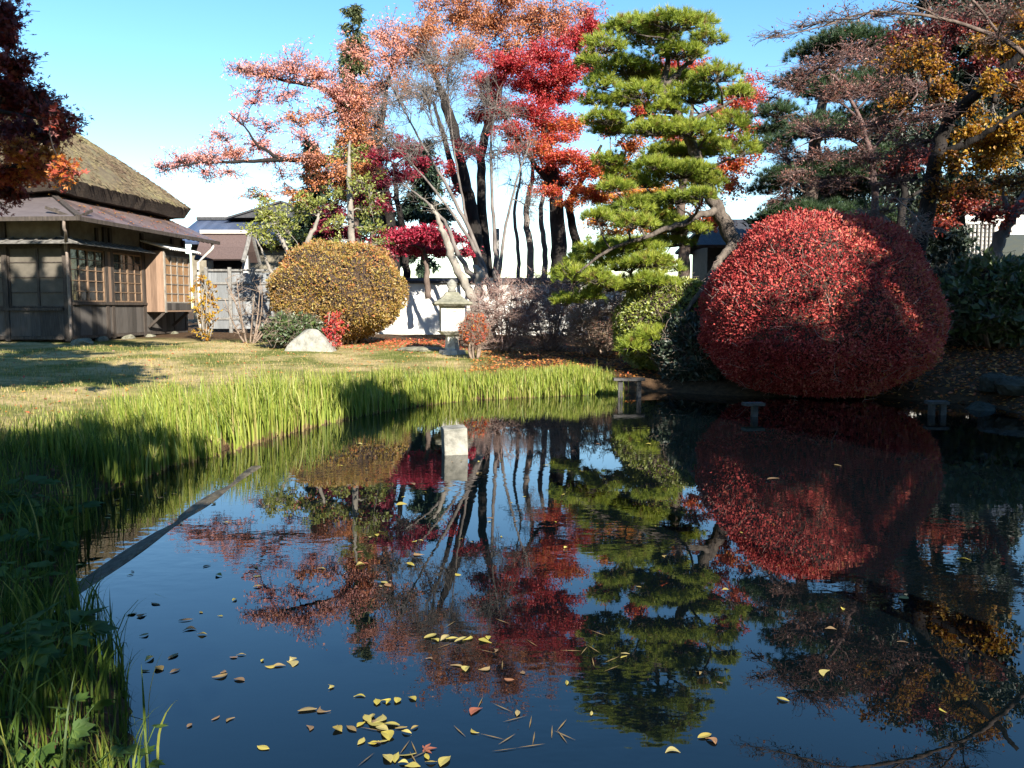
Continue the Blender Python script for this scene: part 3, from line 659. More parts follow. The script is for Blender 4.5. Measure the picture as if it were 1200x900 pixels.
# small roofed gate behind the fence
d = 36.0; b = P(265, 360, d); g = groundz(265, d); f = thing('roofed_gate', 'small gate with rusty brown metal roof behind grey fence', 'gate', (b[0], d, g))
L_, R_ = P(228, 0, d)[0], P(286, 0, d)[0]; ze = P(0, 305, d)[2]; zr = P(0, 274, d)[2]
a = Acc(); slab(a, [(L_, d - 1.0, ze), (R_, d - 1.0, ze), (R_, d, zr), (L_, d, zr)], .08); slab(a, [(R_, d + 1.0, ze), (L_, d + 1.0, ze), (L_, d, zr), (R_, d, zr)], .08); a.build('roof', M['copper'], f)
a = Acc(); a.box(L_ - .05, R_ + .1, d - .12, d + .12, zr + .005, zr + .15); a.build('ridge_cap', M['whitepipe'], f)
for x in (L_ + .3, R_ - .25): a = Acc(); a.box(x - .1, x + .1, d - .1, d + .1, g - .05, ze + .2); a.build('post', M['whitetrim'], f)
a = Acc(); a.box(L_ + .1, R_ - .1, d + .12, d + .2, g, ze + .05); a.build('door', M['gatewood'], f)
q = catmull([(R_ + .02, d - 1.15, ze - .1), (R_ + .02, d - .55, ze + .55), (R_ + .02, d, zr + .05), (R_ + .02, d + .55, ze + .55), (R_ + .02, d + 1.15, ze - .1)], 18); a = Acc(); a.tubes(q, np.full(18, .09), 6); a.build('bargeboard', M['post'], f)
# entrance porch with curved gable to the right of the gate
d = 37.0; g = groundz(310, d); b = P(312, 360, d)
# big house with blue tile roof
d = 46.0; g = groundz(300, d); b = P(300, 360, d); f = thing('tiled_house', 'far house with blue grey tiled roof and white ridge', 'house', (b[0], d, g))
L_, R_ = P(190, 0, d)[0], P(352, 0, d)[0]; ze = P(0, 284, d)[2]; zr = P(0, 249, d)[2]
a = Acc(); slab(a, [(L_, d - .2, ze), (R_, d - .2, ze), (R_, d + 4, zr), (L_, d + 4, zr)], .12); slab(a, [(R_, d + 8, ze), (L_, d + 8, ze), (L_, d + 4, zr), (R_, d + 4, zr)], .12)
rf = a.build('roof', M['bluetile'], f)
a = Acc(); a.box(L_, R_, d + 3.85, d + 4.15, zr, zr + .16)
a.build('ridge', M['tile_dark'], rf)
a = Acc()
for x in np.arange(L_, R_ - .1, .32): a.box(x, x + .2, d + 3.8, d + 4.2, zr + .162, zr + .24)
a.build('ridge_tile', M['whitetrim'], rf)
a = Acc(); pk = P(305, 0, d)[0]; zk = zr + .05; slab(a, [(pk - 3.2, d + 3.0, zk), (pk, d + 3.0, zk + .95), (pk, d + 6, zk + .95), (pk - 3.2, d + 6, zk)], .1); slab(a, [(pk, d + 3.0, zk + .95), (pk + 3.2, d + 3.0, zk), (pk + 3.2, d + 6, zk), (pk, d + 6, zk + .95)], .1); a.add([(pk - 2.9, d + 3.1, zk), (pk + 2.9, d + 3.1, zk), (pk, d + 3.1, zk + .86)], [(0, 1, 2)]); a.build('upper_gable', M['tile_dark'], rf)
a = Acc(); a.box(L_ + .8, R_ - .6, d + .8, d + 7, g, ze + .2); a.build('wall', M['plaster'], f)
a = Acc()
for px in (300, 322): x = P(px, 0, d)[0]; a.box(x - .5, x + .5, d + .74, d + .797, g + 1, g + 2.4)
a.build('window', M['glass'], f)
a = Acc(); a.box(L_ + .8, R_ - .6, d + .70, d + .79, ze - .35, ze - .2); a.build('beam', M['darkwood'], f)
# white garden wall
d = 33.5; g = groundz(540, d); b = P(560, 360, d); f = thing('garden_wall', 'long white plastered garden wall behind the stone lantern', 'wall', (b[0], d, g))
x0, x1 = P(430, 0, d)[0], P(765, 0, d)[0]; zt = P(0, 332, d)[2]; a = Acc(); a.box(x0, x1, d, d + .25, g - .3, zt); a.build('wall_panel', M['whitewall'], f)
a = Acc(); a.box(x0 - .05, x1 + .05, d - .12, d + .37, zt + .003, zt + .09); slab(a, [(x0 - .05, d - .14, zt + .09), (x1 + .05, d - .14, zt + .09), (x1 + .05, d + .12, zt + .22), (x0 - .05, d + .12, zt + .22)], .02); a.build('coping', M['tile_dark'], f)
# low dark-roofed building and fence behind the pine
d = 31.0; g = groundz(870, d); b = P(880, 360, d); f = thing('low_pavilion', 'low dark tiled roof with pointed finial behind the big red dome', 'building', (b[0], d, g))
L_, R_ = P(818, 0, d)[0], P(960, 0, d)[0]; ze = P(0, 288, d)[2]; zr = P(0, 252, d)[2]
a = Acc(); slab(a, [(L_, d - .5, ze), (R_, d - .5, ze), (R_ - 1, d + 1.5, zr), (L_ + .8, d + 1.5, zr)], .12); slab(a, [(R_, d + 3.5, ze), (L_, d + 3.5, ze), (L_ + .8, d + 1.5, zr), (R_ - 1, d + 1.5, zr)], .12); a.build('roof', M['tile_dark'], f)
x = P(862, 0, d)[0]; a = Acc(); q = np.array([(x, d + 1.5, zr + z) for z in (0, .08, .12, .3, .36, .5, .7)]); a.tubes(q, np.array([.22, .22, .14, .18, .12, .05, .01]), 8); a.build('finial', M['gatewood'], f, True)
a = Acc(); a.box(L_ + .6, R_ - .6, d + .4, d + 3, g, ze); a.build('wall', M['gatewood'], f)
d = 29.0; g = groundz(790, d); f = thing('picket_fence', 'dark slatted fence behind the pine', 'fence', (P(790, 360, d)[0], d, g))
a = Acc(); x0, x1 = P(730, 0, d)[0], P(850, 0, d)[0]
for x in np.arange(x0, x1, .22): a.box(x, x + .07, d, d + .05, g, g + 2.1)
a.build('slat_panel', M['gatewood'], f)
a = Acc(); a.box(x0, x1, d + .052, d + .1, g + .4, g + .5); a.box(x0, x1, d + .052, d + .1, g + 1.7, g + 1.8); a.build('rail', M['gatewood'], f)
# white building far right
d = 34.0; g = groundz(1170, d); b = P(1170, 360, d); f = thing('white_building', 'white building with lattice screen behind the right trees', 'building', (b[0], d, g))
a = Acc(); x0, x1 = P(1085, 0, d)[0], P(1290, 0, d)[0]; a.box(x0, x1, d, d + 5, g - .2, g + 4.6); a.build('wall', M['whitewall'], f)
a = Acc(); xa, xb = P(1138, 0, d)[0], P(1178, 0, d)[0]
for x in np.arange(xa, xb, .16): a.box(x, x + .05, d - .08, d - .03, g + 1.6, g + 3.7)
for z in np.arange(1.6, 3.7, .16): a.box(xa, xb, d - .028, d - .004, g + z, g + z + .05)
a.build('lattice', M['post'], f)
for pa, pb in ((1105, 1130), (1182, 1215)):
    a = Acc(); xa, xb = P(pa, 0, d)[0], P(pb, 0, d)[0]; a.box(xa, xb, d - .05, d - .004, g + 1.7, g + 3.3); a.build('window', M['glass'], f)
a = Acc(); slab(a, [(x0 - .5, d - .8, g + 4.6), (x1, d - .8, g + 4.6), (x1, d + 2.5, g + 6), (x0 - .5, d + 2.5, g + 6)], .12); a.build('roof', M['tile_dark'], f)
# pole between the trunks
d = 36; a = Acc(); b = P(583, 330, d); a.tubes([(b[0], d, groundz(583, d) - .1), (b[0], d, P(583, 268, d)[2])], [.09, .08], 10); tag(a.build('utility_post', M['post'], smooth=True), 'grey round post standing behind the white wall among the trunks', 'post')

# ------------------------------------------------------------------ stone lantern, rocks, blocks, bridge posts
d = 24.0; b = P(530, 410, d); LXY = (b[0], d); g = gz1(*LXY); lt = thing('stone_lantern', 'pale stone lantern with square fire box and broad cap by the white wall', 'lantern', (b[0], d, g), rz=R(9)); lt.scale = (1.07,) * 3
def frus(a, z0, z1, h0, h1, sides=4, rot=math.pi / 4):
    an = np.arange(sides) * 2 * math.pi / sides + rot; c = np.stack([np.cos(an), np.sin(an)], -1); k = 1 / math.cos(math.pi / sides)
    v = np.concatenate([np.concatenate([c * h0 * k, np.full((sides, 1), z0)], 1), np.concatenate([c * h1 * k, np.full((sides, 1), z1)], 1)])
    i = np.arange(sides); j = (i + 1) % sides; a.add(v, np.stack([i, j, j + sides, i + sides], -1)); a.add(v, [tuple(i[::-1])]); a.add(v, [tuple(i + sides)])
a = Acc(); frus(a, -.05, .10, .32, .30, 6); frus(a, .10, .5, .17, .15, 6); a.build('pedestal', M['lanternstone'], lt, local=True)
a = Acc(); frus(a, .502, .60, .24, .36, 6); a.build('platform', M['lanternstone'], lt, local=True)
a = Acc(); s = .25
for sx in (-1, 1):
    for sy in (-1, 1): a.box(sx * s - .06, sx * s + .06, sy * s - .06, sy * s + .06, .602, 1.26)
a.box(-s + .06, s - .06, -s - .05, s + .05, .602, .74); a.box(-s + .06, s - .06, -s - .05, s + .05, 1.12, 1.26); a.box(-s + .06, s - .06, -.28, -.24, .74, 1.12); a.box(-s - .03, -s + .01, -s + .06, s - .06, 1.0, 1.26); a.build('fire_box', M['lanternstone'], lt, local=True)
a = Acc(); frus(a, 1.262, 1.31, .44, .50); frus(a, 1.31, 1.35, .50, .48); frus(a, 1.35, 1.43, .48, .32); frus(a, 1.43, 1.53, .32, .21); frus(a, 1.53, 1.62, .21, .15); cp = a.build('cap', M['mossstone'], lt, local=True)
a = Acc(); q = np.array([(0, 0, z) for z in (1.62, 1.66, 1.70, 1.78, 1.86, 1.92, 1.95)]); a.tubes(q, np.array([.11, .12, .09, .14, .12, .06, .01]), 12); a.build('finial', M['stone'], lt, True, local=True)
def rock(px, py, d, r, seed, label, mat='stone', z=None, cat='rock'):
    c = P(px, py, d); g = gz1(c[0], c[1]) if z is None else z; a = Acc(); boulder(a, (c[0], c[1], g + r[2] * .25), r, seed, .3)
    return tag(a.build('rock', M[mat]), label, cat)
a = Acc(); c = P(363, 408, 24); g = gz1(c[0], c[1])
v = [(-.72, -.3, -.1), (.72, -.28, -.1), (.75, .3, -.1), (-.7, .3, -.1), (-.58, -.22, .17), (.5, -.3, .26), (.62, .2, .2), (-.5, .22, .2), (.05, -.10, .62), (.22, .08, .60), (-.12, .08, .60)]
a.add(np.array(v) + np.array([c[0], c[1], g]), [(0, 1, 5, 4), (1, 2, 6, 5), (2, 3, 7, 6), (3, 0, 4, 7)]); a.add(np.array(v) + np.array([c[0], c[1], g]), [(4, 5, 8), (5, 9, 8), (5, 6, 9), (6, 7, 10), (6, 10, 9), (7, 4, 10), (4, 8, 10), (8, 9, 10)])
o = a.build('rock', M['stone']); tag(o, 'pale grey pointed boulder on the lawn before the tan shrub', 'rock')
md = o.modifiers.new('bevel', 'BEVEL'); md.width = .05; md.segments = 2
rock(497, 400, 25, (.8, .4, .10), 3, 'flat stepping stone slab among red leaves left of the lantern', 'mossstone')
rock(95, 411, 25, (.35, .3, .2), 4, 'dark rough stone under the near corner of the house', 'mossstone')
rock(1165, 445, 16, (.36, .32, .28), 5, 'larger grey rock on the leaf-strewn right bank', 'darkstone')
rock(1150, 455, 15, (.30, .26, .24), 6, 'small grey rock below the larger one on the right bank', 'darkstone')
rock(1192, 450, 15.5, (.4, .4, .32), 8, 'grey rock at the right edge of the leaf-strewn bank', 'darkstone')
# block in the water
c = G(533, 531, 0); a = Acc(); hs = .145; a.box(-hs, hs, -.14, .14, -.35, .33); f = a.build('stone_block', M['stone'], local=True); f.location = (c[0], c[1], 0); f.rotation_euler = (R(2), R(-2), R(12)); tag(f, 'pale square stone block standing in the pond', 'stone block')
md = f.modifiers.new('bevel', 'BEVEL'); md.width = .012; md.segments = 2
def trestle(name, label, px, py, d, w_, legs, h, rz=0):
    c = P(px, py, d); f = thing(name, label, 'bridge support', (c[0], d, 0), 'old plank supports in the pond', rz)
    a = Acc(); a.box(-w_ / 2, w_ / 2, -.10, .10, h - .05, h); a.build('crossbeam', M['shadepost'], f, local=True)
    for x in legs: a = Acc(); a.box(x - .045, x + .045, -.045, .045, -.6, h - .052); a.build('leg', M['shadepost'], f, local=True)
trestle('bridge_support', 'two legged plank support standing in the pond beside the reeds', 737, 443, 17.0, .62, (-.17, .2), 1.8 - .083 * 17.0)
trestle('bridge_support', 'single post support with short crossbeam before the red dome', 883, 472, 14.0, .33, (.02,), 1.8 - .112 * 14.0, R(8))
trestle('bridge_support', 'plank support in deep shade at the right bank', 1098, 470, 14.2, .34, (-.08, .1), 1.8 - .110 * 14.2, R(-6))
# sunken timber edging
a = Acc(); n = 60; yy = np.linspace(-2.2, 2.2, n); ww = .06 + .006 * vnoise(yy, yy * 0, 2.3); xo = .010 * vnoise(yy, yy * 0 + 2, .9); zt = .010 + .008 * vnoise(yy, yy * 0, 3.1)
v = np.stack([np.stack([xo - ww, yy, zt - .12], -1), np.stack([xo - ww, yy, zt - .006], -1), np.stack([xo + .6 * ww, yy, zt + .002], -1), np.stack([xo + ww, yy, zt - .012], -1), np.stack([xo + ww, yy, zt - .12], -1)], 1)
i = np.arange(n - 1)[:, None] * 5; q = np.arange(4)[None]; a.add(v, np.stack([i + q, i + q + 5, i + q + 6, i + q + 1], -1).reshape(-1, 4)); f = a.build('timber_edging', M['dampwood'], local=True); f.location = (-2.83, 7.35, 0); f.rotation_euler = (0, 0, R(1.5)); tag(f, 'long damp timber edging lying at water level by the left bank', 'edging')

# ------------------------------------------------------------------ clipped shrubs
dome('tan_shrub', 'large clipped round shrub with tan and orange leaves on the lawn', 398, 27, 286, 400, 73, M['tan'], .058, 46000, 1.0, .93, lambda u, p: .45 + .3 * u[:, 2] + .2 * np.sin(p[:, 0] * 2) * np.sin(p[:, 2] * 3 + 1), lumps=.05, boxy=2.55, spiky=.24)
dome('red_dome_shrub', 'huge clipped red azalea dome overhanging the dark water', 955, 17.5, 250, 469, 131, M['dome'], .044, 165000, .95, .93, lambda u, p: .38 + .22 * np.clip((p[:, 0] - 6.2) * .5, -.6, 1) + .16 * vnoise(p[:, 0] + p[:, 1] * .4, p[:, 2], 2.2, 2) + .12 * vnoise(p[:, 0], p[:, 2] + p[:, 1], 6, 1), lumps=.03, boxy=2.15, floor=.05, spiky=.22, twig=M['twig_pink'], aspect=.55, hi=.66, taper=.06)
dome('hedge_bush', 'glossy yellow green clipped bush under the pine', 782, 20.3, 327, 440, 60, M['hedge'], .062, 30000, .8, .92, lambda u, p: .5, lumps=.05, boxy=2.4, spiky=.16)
dome('low_green_bush', 'small dark green bush left of the pale boulder', 345, 25.0, 372, 405, 30, M['green'], .10, 3500, .8, .8, None, .15, spiky=.35)
dome('azalea_bush', 'small orange red azalea beside the stone lantern', 556, 22.6, 372, 404, 13, M['orange'], .06, 1800, .9, .75, lambda u, p: .3, .15, spiky=.25)
dome('evergreen_bush', 'broad dark leafy bush before the white building', 1165, 20.5, 312, 395, 58, M['green'], .15, 9000, .8, .8, lambda u, p: .55, .2, spiky=.6)
dome('far_hedge', 'clipped dark hedge behind the white wall', 640, 36, 328, 352, 95, M['green'], .10, 9000, .25, .9, lambda u, p: .2, .08, spiky=.2)
dome('shade_bush', 'dark bush added to hide the bright gap right of the red dome', 1108, 21.2, 322, 405, 42, M['evergreen'], .11, 7000, .8, .85, None, .15, spiky=.4)  # added bush, blocks the white building's bright reflection in the water
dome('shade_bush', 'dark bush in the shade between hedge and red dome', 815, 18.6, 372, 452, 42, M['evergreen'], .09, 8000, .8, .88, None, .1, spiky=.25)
# bare shrubs
bare_shrub('bare_shrub', 'pinkish brown bare twiggy shrub right of the stone lantern', 590, 25, 322, 408, 45, M['twig_pink'], 800, M['bronze'], 2500, .05, .6)
bare_shrub('bare_shrub', 'tall dark bare shrub half in the shade of the pine', 645, 26, 312, 415, 50, M['twig_pink'], 900, M['bronze'], 3000, .05, .4)
bare_shrub('bare_shrub', 'brown bare shrub under the low pine branches', 705, 24, 335, 412, 45, M['twig_tan'], 900, M['bronze'], 4200, .055, .7)
bare_shrub('bare_shrub', 'sparse bare shrub before the grey fence', 292, 26.5, 318, 400, 30, M['twig_tan'], 90, None, 0, stems=10, r0=.035, fan=.9)
bare_shrub('yellow_leaf_shrub', 'thin upright shrub with yellow leaves at the house end', 241, 27.5, 318, 402, 17, M['bark_pale'], 45, M['yellow'], 420, .15, .8, stems=8, fan=.5)
bare_shrub('red_leaf_shrub', 'little maple with bright red leaves in front of the tan shrub', 392, 24.3, 357, 405, 13, M['twig_tan'], 60, M['redmaple'], 900, .09, .35, stems=4, fan=.4)

# ------------------------------------------------------------------ trees
make_tree('cherry_tree', 'wide cherry tree with coral leaves reaching left over the house', 'tree',
    [[(462, 340, 36, .32), (458, 290, 36, .30), (452, 235, 36, .26), (442, 195, 36, .22), (425, 160, 35.8, .15), (385, 108, 35.3, .10), (335, 95, 35, .06), (285, 84, 34.8, .025)],
     [(447, 208, 36, .20), (405, 187, 35.8, .15), (340, 187, 35.2, .10), (270, 190, 34.8, .06), (225, 192, 34.5, .035), (182, 204, 34.3, .012)],
     [(330, 187, 35.2, .08), (302, 170, 35, .055), (288, 150, 34.8, .035), (268, 132, 34.6, .015)],
     [(440, 190, 36, .16), (448, 140, 36, .11), (455, 95, 36, .07), (470, 50, 36, .03)]],
    [(190, 198, 18, 9, .2, .7), (215, 188, 22, 12, .3, .9), (245, 184, 25, 14, .35, .9), (275, 180, 25, 12, .5, .9), (300, 170, 22, 16, .2, .7), (325, 186, 25, 9, .5, .8), (258, 158, 22, 10, .15, .5), (290, 138, 18, 12, .15, .45),
     (283, 82, 18, 9, .3, .9), (308, 85, 25, 13, .4, 1), (340, 78, 28, 16, .3, .9), (370, 88, 28, 16, .45, 1), (400, 105, 28, 18, .4, 1), (430, 120, 25, 22, .6, .9), (300, 114, 26, 13, .15, .6), (338, 114, 28, 12, .2, .5),
     (375, 140, 28, 14, .3, .5), (345, 140, 24, 10, .7, .7), (420, 165, 32, 18, .75, 1), (385, 195, 38, 12, .8, .9), (355, 185, 28, 9, .6, .7), (445, 100, 28, 22, .7, .8), (460, 65, 28, 22, .5, .7), (418, 60, 22, 18, .5, .6),
     (300, 231, 24, 4, .6, .8), (335, 226, 20, 5, .6, .7), (352, 231, 14, 8, .9, 1.2), (395, 215, 28, 12, .85, 1), (330, 205, 25, 6, .2, .4), (360, 160, 26, 10, .2, .6), (318, 148, 22, 8, .1, .5), (405, 140, 24, 12, .5, .7), (240, 205, 26, 6, .15, .5), (440, 150, 24, 20, .7, .7), (450, 40, 22, 18, .4, .7), (270, 205, 22, 6, .3, .5), (372, 215, 22, 8, .8, .8), (420, 200, 26, 14, .9, 1.1)],
    M['bark_dark'], M['coral'], 35.3, n_leaf=500, size=.115, n_twig=46, twig_r=.014, aspect=.42, droop=.3, jit=.06, sub=3)
make_tree('cherry_tree', 'tall cherry tree with orange crown and forked dark trunk behind the lantern', 'tree',
    [[(568, 345, 37, .36), (560, 290, 37, .32), (550, 235, 37, .28), (540, 190, 37, .22), (527, 135, 37, .22), (512, 95, 37, .12), (500, 60, 37, .06)],
     [(574, 345, 37.3, .27), (566, 260, 37.3, .22), (564, 190, 37.3, .19), (574, 140, 37.2, .18), (590, 90, 37, .11), (612, 40, 37, .05)],
     [(550, 225, 37, .22), (535, 215, 36.6, .16), (520, 160, 36.4, .1), (508, 120, 36.2, .05)]],
    [(478, 62, 30, 20, .45, 1), (498, 35, 32, 22, .6, 1.1), (535, 20, 36, 18, .6, 1.1), (575, 25, 38, 22, .55, 1.1), (615, 18, 36, 16, .5, 1), (650, 12, 32, 16, .5, .9), (510, 80, 30, 18, .5, .7), (545, 55, 34, 18, .55, .8), (590, 60, 34, 18, .5, .7),
     (635, 42, 30, 18, .4, .8), (560, 90, 30, 16, .4, .35), (500, 112, 24, 16, .6, .4), (525, -5, 50, 14, .5, .9), (600, -8, 50, 14, .5, .9), (668, 35, 20, 18, .2, .8), (472, 105, 20, 20, .7, .4), (690, 18, 16, 14, .3, .6)],
    M['bark_dark'], M['salmon'], 37, n_leaf=640, size=.115, n_twig=38, twig_r=.014, aspect=.42, droop=.5, jit=.10)
make_tree('maple_tree', 'red maple with scarlet and orange layers left of the pine', 'maple',
    [[(654, 345, 33, .36), (656, 300, 33, .32), (652, 240, 33, .27), (645, 190, 33, .20), (636, 140, 33, .12), (628, 95, 33, .06)],
     [(672, 340, 33.4, .22), (676, 290, 33.4, .18), (668, 240, 33.4, .14), (690, 200, 33.2, .08), (705, 170, 33, .05)],
     [(655, 230, 33, .15), (625, 190, 32.8, .09), (600, 150, 32.6, .05)]],
    [(598, 72, 32, 14, .22, 1.3), (635, 62, 32, 13, .2, 1.3), (668, 85, 26, 16, .25, 1.3), (618, 95, 36, 14, .15, 1.3), (655, 112, 30, 14, .3, 1.3), (690, 75, 16, 22, .2, 1), (585, 128, 32, 12, .2, 1.1), (625, 130, 36, 11, .25, 1.2), (565, 140, 22, 7, .2, .8),
     (675, 45, 22, 14, .2, 1), (570, 95, 26, 10, .25, 1), (650, 90, 28, 10, .2, 1), (600, 150, 26, 8, .3, .9), (650, 165, 26, 8, .55, 1), (575, 110, 26, 8, .2, .8), (705, 235, 22, 10, .7, 1), (640, 225, 20, 8, .6, .9), (600, 178, 20, 7, .4, .7), (695, 30, 14, 16, .15, .9), (640, 148, 32, 10, .6, 1.2), (610, 162, 26, 10, .6, .9), (672, 150, 24, 12, .75, 1), (630, 178, 26, 9, .65, .8), (540, 170, 18, 8, .1, .7), (552, 178, 14, 10, .05, .6), (525, 200, 10, 14, .05, .5),
     (660, 188, 30, 11, .55, 1.3), (690, 200, 28, 14, .6, 1.3), (655, 212, 26, 10, .5, 1.2), (690, 228, 26, 10, .75, 1.2), (715, 215, 16, 14, .85, 1), (665, 240, 16, 8, .8, .7), (640, 200, 20, 8, .55, .8), (530, 230, 7, 10, .1, .5)],
    M['bark_dark'], M['redmaple'], 32.6, n_leaf=1400, size=.085, n_twig=36, twig_r=.012, aspect=.62, flat=.4, jit=.07)
make_tree('maple_tree', 'orange and scarlet maple half hidden behind the pine', 'maple',
    [[(800, 345, 27, .2), (802, 300, 27, .18), (798, 240, 27, .14), (806, 180, 27, .10), (812, 120, 27, .05)]],
    [(792, 78, 24, 16, .05, 1.1), (815, 80, 20, 14, .1, 1), (775, 98, 18, 14, .15, 1), (862, 122, 22, 14, .12, .8), (878, 148, 16, 18, .2, .6), (848, 168, 26, 12, .2, 1), (862, 195, 22, 16, .35, 1), (858, 222, 18, 14, .4, .8), (772, 150, 26, 16, .3, 1),
     (762, 188, 26, 14, .8, 1), (800, 205, 26, 16, .6, 1), (742, 168, 22, 12, .55, .9), (735, 265, 22, 12, .6, .8), (822, 240, 20, 12, .3, .8), (770, 225, 24, 12, .8, 1), (738, 212, 20, 16, .85, 1), (785, 250, 22, 10, .5, .8), (880, 95, 12, 14, .1, .5), (720, 275, 20, 10, .75, .7), (890, 175, 12, 12, .15, .5), (715, 148, 22, 14, .3, 1.1), (716, 195, 20, 14, .6, 1.1), (735, 232, 22, 12, .75, 1.1), (700, 262, 18, 10, .7, .9), (845, 135, 22, 14, .15, 1), (885, 120, 16, 16, .1, .9), (840, 205, 22, 12, .5, 1), (795, 170, 24, 12, .3, 1), (752, 128, 20, 12, .15, 1), (765, 270, 22, 10, .6, .9), (822, 262, 20, 10, .3, .9), (840, 262, 16, 10, .2, .8)],
    M['bark_brown'], M['orange'], 27, n_leaf=1100, size=.085, n_twig=30, aspect=.62, flat=.4)
make_tree('maple_tree', 'purple red maple among the dark conifers', 'maple',
    [[(478, 345, 34, .16), (474, 290, 34, .14), (466, 235, 34, .11), (460, 190, 34, .06)]],
    [(445, 182, 20, 11, .6, 1), (470, 176, 24, 14, .5, 1.1), (440, 212, 22, 12, .4, 1), (492, 192, 24, 12, .6, 1), (470, 205, 24, 10, .4, 1), (420, 238, 20, 12, .25, 1), (390, 250, 20, 14, .2, 1.1), (385, 268, 18, 10, .2, 1), (445, 240, 20, 10, .3, .7), (400, 275, 22, 8, .5, 1)],
    M['bark_dark'], M['crimson'], 34, n_leaf=800, size=.11, n_twig=30, aspect=.6, flat=.5)
make_tree('maple_tree', 'low crimson maple spreading just above the white wall', 'maple',
    [[(502, 350, 31.5, .12), (500, 315, 31.5, .10), (497, 290, 31.5, .06)]],
    [(452, 282, 18, 9, .7, 1.5), (475, 276, 24, 9, .8, 1.6), (505, 276, 24, 10, .75, 1.6), (530, 282, 20, 8, .8, 1.3), (488, 292, 26, 8, .6, 1.5), (548, 296, 12, 6, .8, 1), (515, 296, 14, 5, .6, 1), (460, 296, 12, 6, .5, 1)],
    M['bark_brown'], M['crimson'], 31.5, n_leaf=1300, size=.11, n_twig=34, aspect=.6, flat=.4)
make_tree('bare_tree', 'grey leafless tree with many upright stems behind the wall', 'tree',
    [[(578, 350, 30, 0.096), (566, 310, 30, 0.084), (548, 265, 30, 0.072), (522, 215, 30, 0.054), (490, 160, 30, 0.036), (462, 105, 30, 0.015)],
     [(580, 350, 30.2, 0.084), (580, 290, 30.2, 0.072), (576, 220, 30.2, 0.054), (576, 160, 30.2, 0.036), (584, 105, 30.2, 0.012)],
     [(576, 350, 29.8, 0.078), (560, 300, 29.8, 0.066), (530, 250, 29.8, 0.048), (490, 200, 29.8, 0.030), (455, 165, 29.8, 0.012)],
     [(582, 350, 30.2, 0.072), (592, 270, 30.2, 0.054), (606, 210, 30.2, 0.036), (622, 165, 30.2, 0.012)],
     [(548, 265, 30, 0.048), (536, 200, 30, 0.036), (528, 140, 30, 0.021), (524, 90, 30, 0.009)],
     [(566, 345, 29.5, 0.102), (552, 322, 29.5, 0.096), (535, 295, 29.5, 0.078), (522, 262, 29.5, 0.060), (498, 235, 29.5, 0.036), (470, 215, 29.5, 0.018)]],
    [(470, 118, 30, 32, 0, 1.6), (498, 105, 32, 34, 0, 1.6), (530, 100, 32, 34, 0, 1.5), (452, 165, 22, 24, 0, 1.3), (482, 175, 26, 26, 0, 1.3), (565, 115, 32, 34, 0, 1.4), (598, 135, 28, 32, 0, 1.2), (515, 160, 26, 28, 0, 1.2), (548, 175, 26, 28, 0, 1), (585, 185, 24, 30, 0, 1), (615, 180, 18, 26, 0, .8), (440, 130, 20, 24, 0, 1), (500, 65, 24, 22, 0, 1), (545, 65, 24, 22, 0, .9), (625, 240, 20, 24, 0, .8), (470, 225, 22, 18, 0, .8)],
    M['bark_grey'], None, 30, n_twig=48, twig_r=.012, sub=4)
make_tree('bare_tree', 'pale pollarded trunk with knobbly crook beside the white wall', 'tree',
    [[(560, 385, 27, .16), (556, 355, 27, .15), (545, 332, 27, .14), (533, 310, 27, .13), (524, 285, 27, .12), (516, 262, 27, .08), (505, 240, 27, .04)],
     [(556, 350, 27, .12), (562, 332, 27, .13), (561, 318, 27, .12), (556, 312, 27, .07)]],
    [(505, 245, 12, 14, 0, .5), (520, 235, 12, 14, 0, .5)], M['bark_pale'], None, 27, n_twig=10)
for px, d, r, lab in ((620, 34.5, .16, 'lichened grey trunk standing left of the black trunk'), (637, 35.5, .13, 'straight grey trunk just beside the black trunk'), (606, 36, .09, 'thin grey leaning trunk behind the bare shrubs')):
    make_tree('bare_tree', lab, 'tree', [[(px, 350, d, r), (px + 2, 300, d, r * .9), (px - 3, 250, d, r * .75), (px + 4, 205, d, r * .5), (px, 170, d, r * .2)]],
        [(px - 12, 215, 14, 20, 0, .7), (px + 14, 190, 14, 20, 0, .7), (px, 165, 16, 18, 0, .8)], M['bark_grey'], None, d, n_twig=22, twig_r=.012)
conifer('conifer', 'very tall narrow cypress rising behind the coral cherry', 418, 43, 8, 230, 27, M['cypress'], 14000, 'conifers behind the wall', .55)
conifer('conifer', 'dark blue green conifer behind the pale forked tree', 372, 42, 168, 300, 36, M['conifer'], 15000, 'conifers behind the wall')
conifer('conifer', 'dark conifer left of the bare grey stems', 498, 41, 165, 310, 42, M['conifer'], 17000, 'conifers behind the wall')
conifer('conifer', 'dark conifer directly behind the pale slender trunk', 438, 44, 150, 310, 34, M['conifer'], 15000, 'conifers behind the wall')
make_tree('young_tree', 'slender pale trunk with yellow green leaves above the tan shrub', 'tree',
    [[(412, 345, 31, .14), (412, 290, 31, .13), (410, 240, 31, .11), (409, 200, 31, .08), (410, 165, 31, .03)]],
    [(392, 262, 20, 10, .7, .5), (428, 248, 18, 12, .6, .5), (398, 228, 18, 12, .6, .6), (424, 212, 18, 12, .6, .6), (386, 285, 18, 8, .7, .5), (440, 268, 20, 10, .6, .5), (408, 180, 22, 14, .7, .7), (436, 225, 16, 12, .5, .4), (380, 240, 14, 12, .6, .4), (445, 285, 14, 8, .5, .5)],
    M['bark_pale'], M['ltgreen'], 31, n_leaf=420, size=.12, n_twig=18, twig_r=.014)
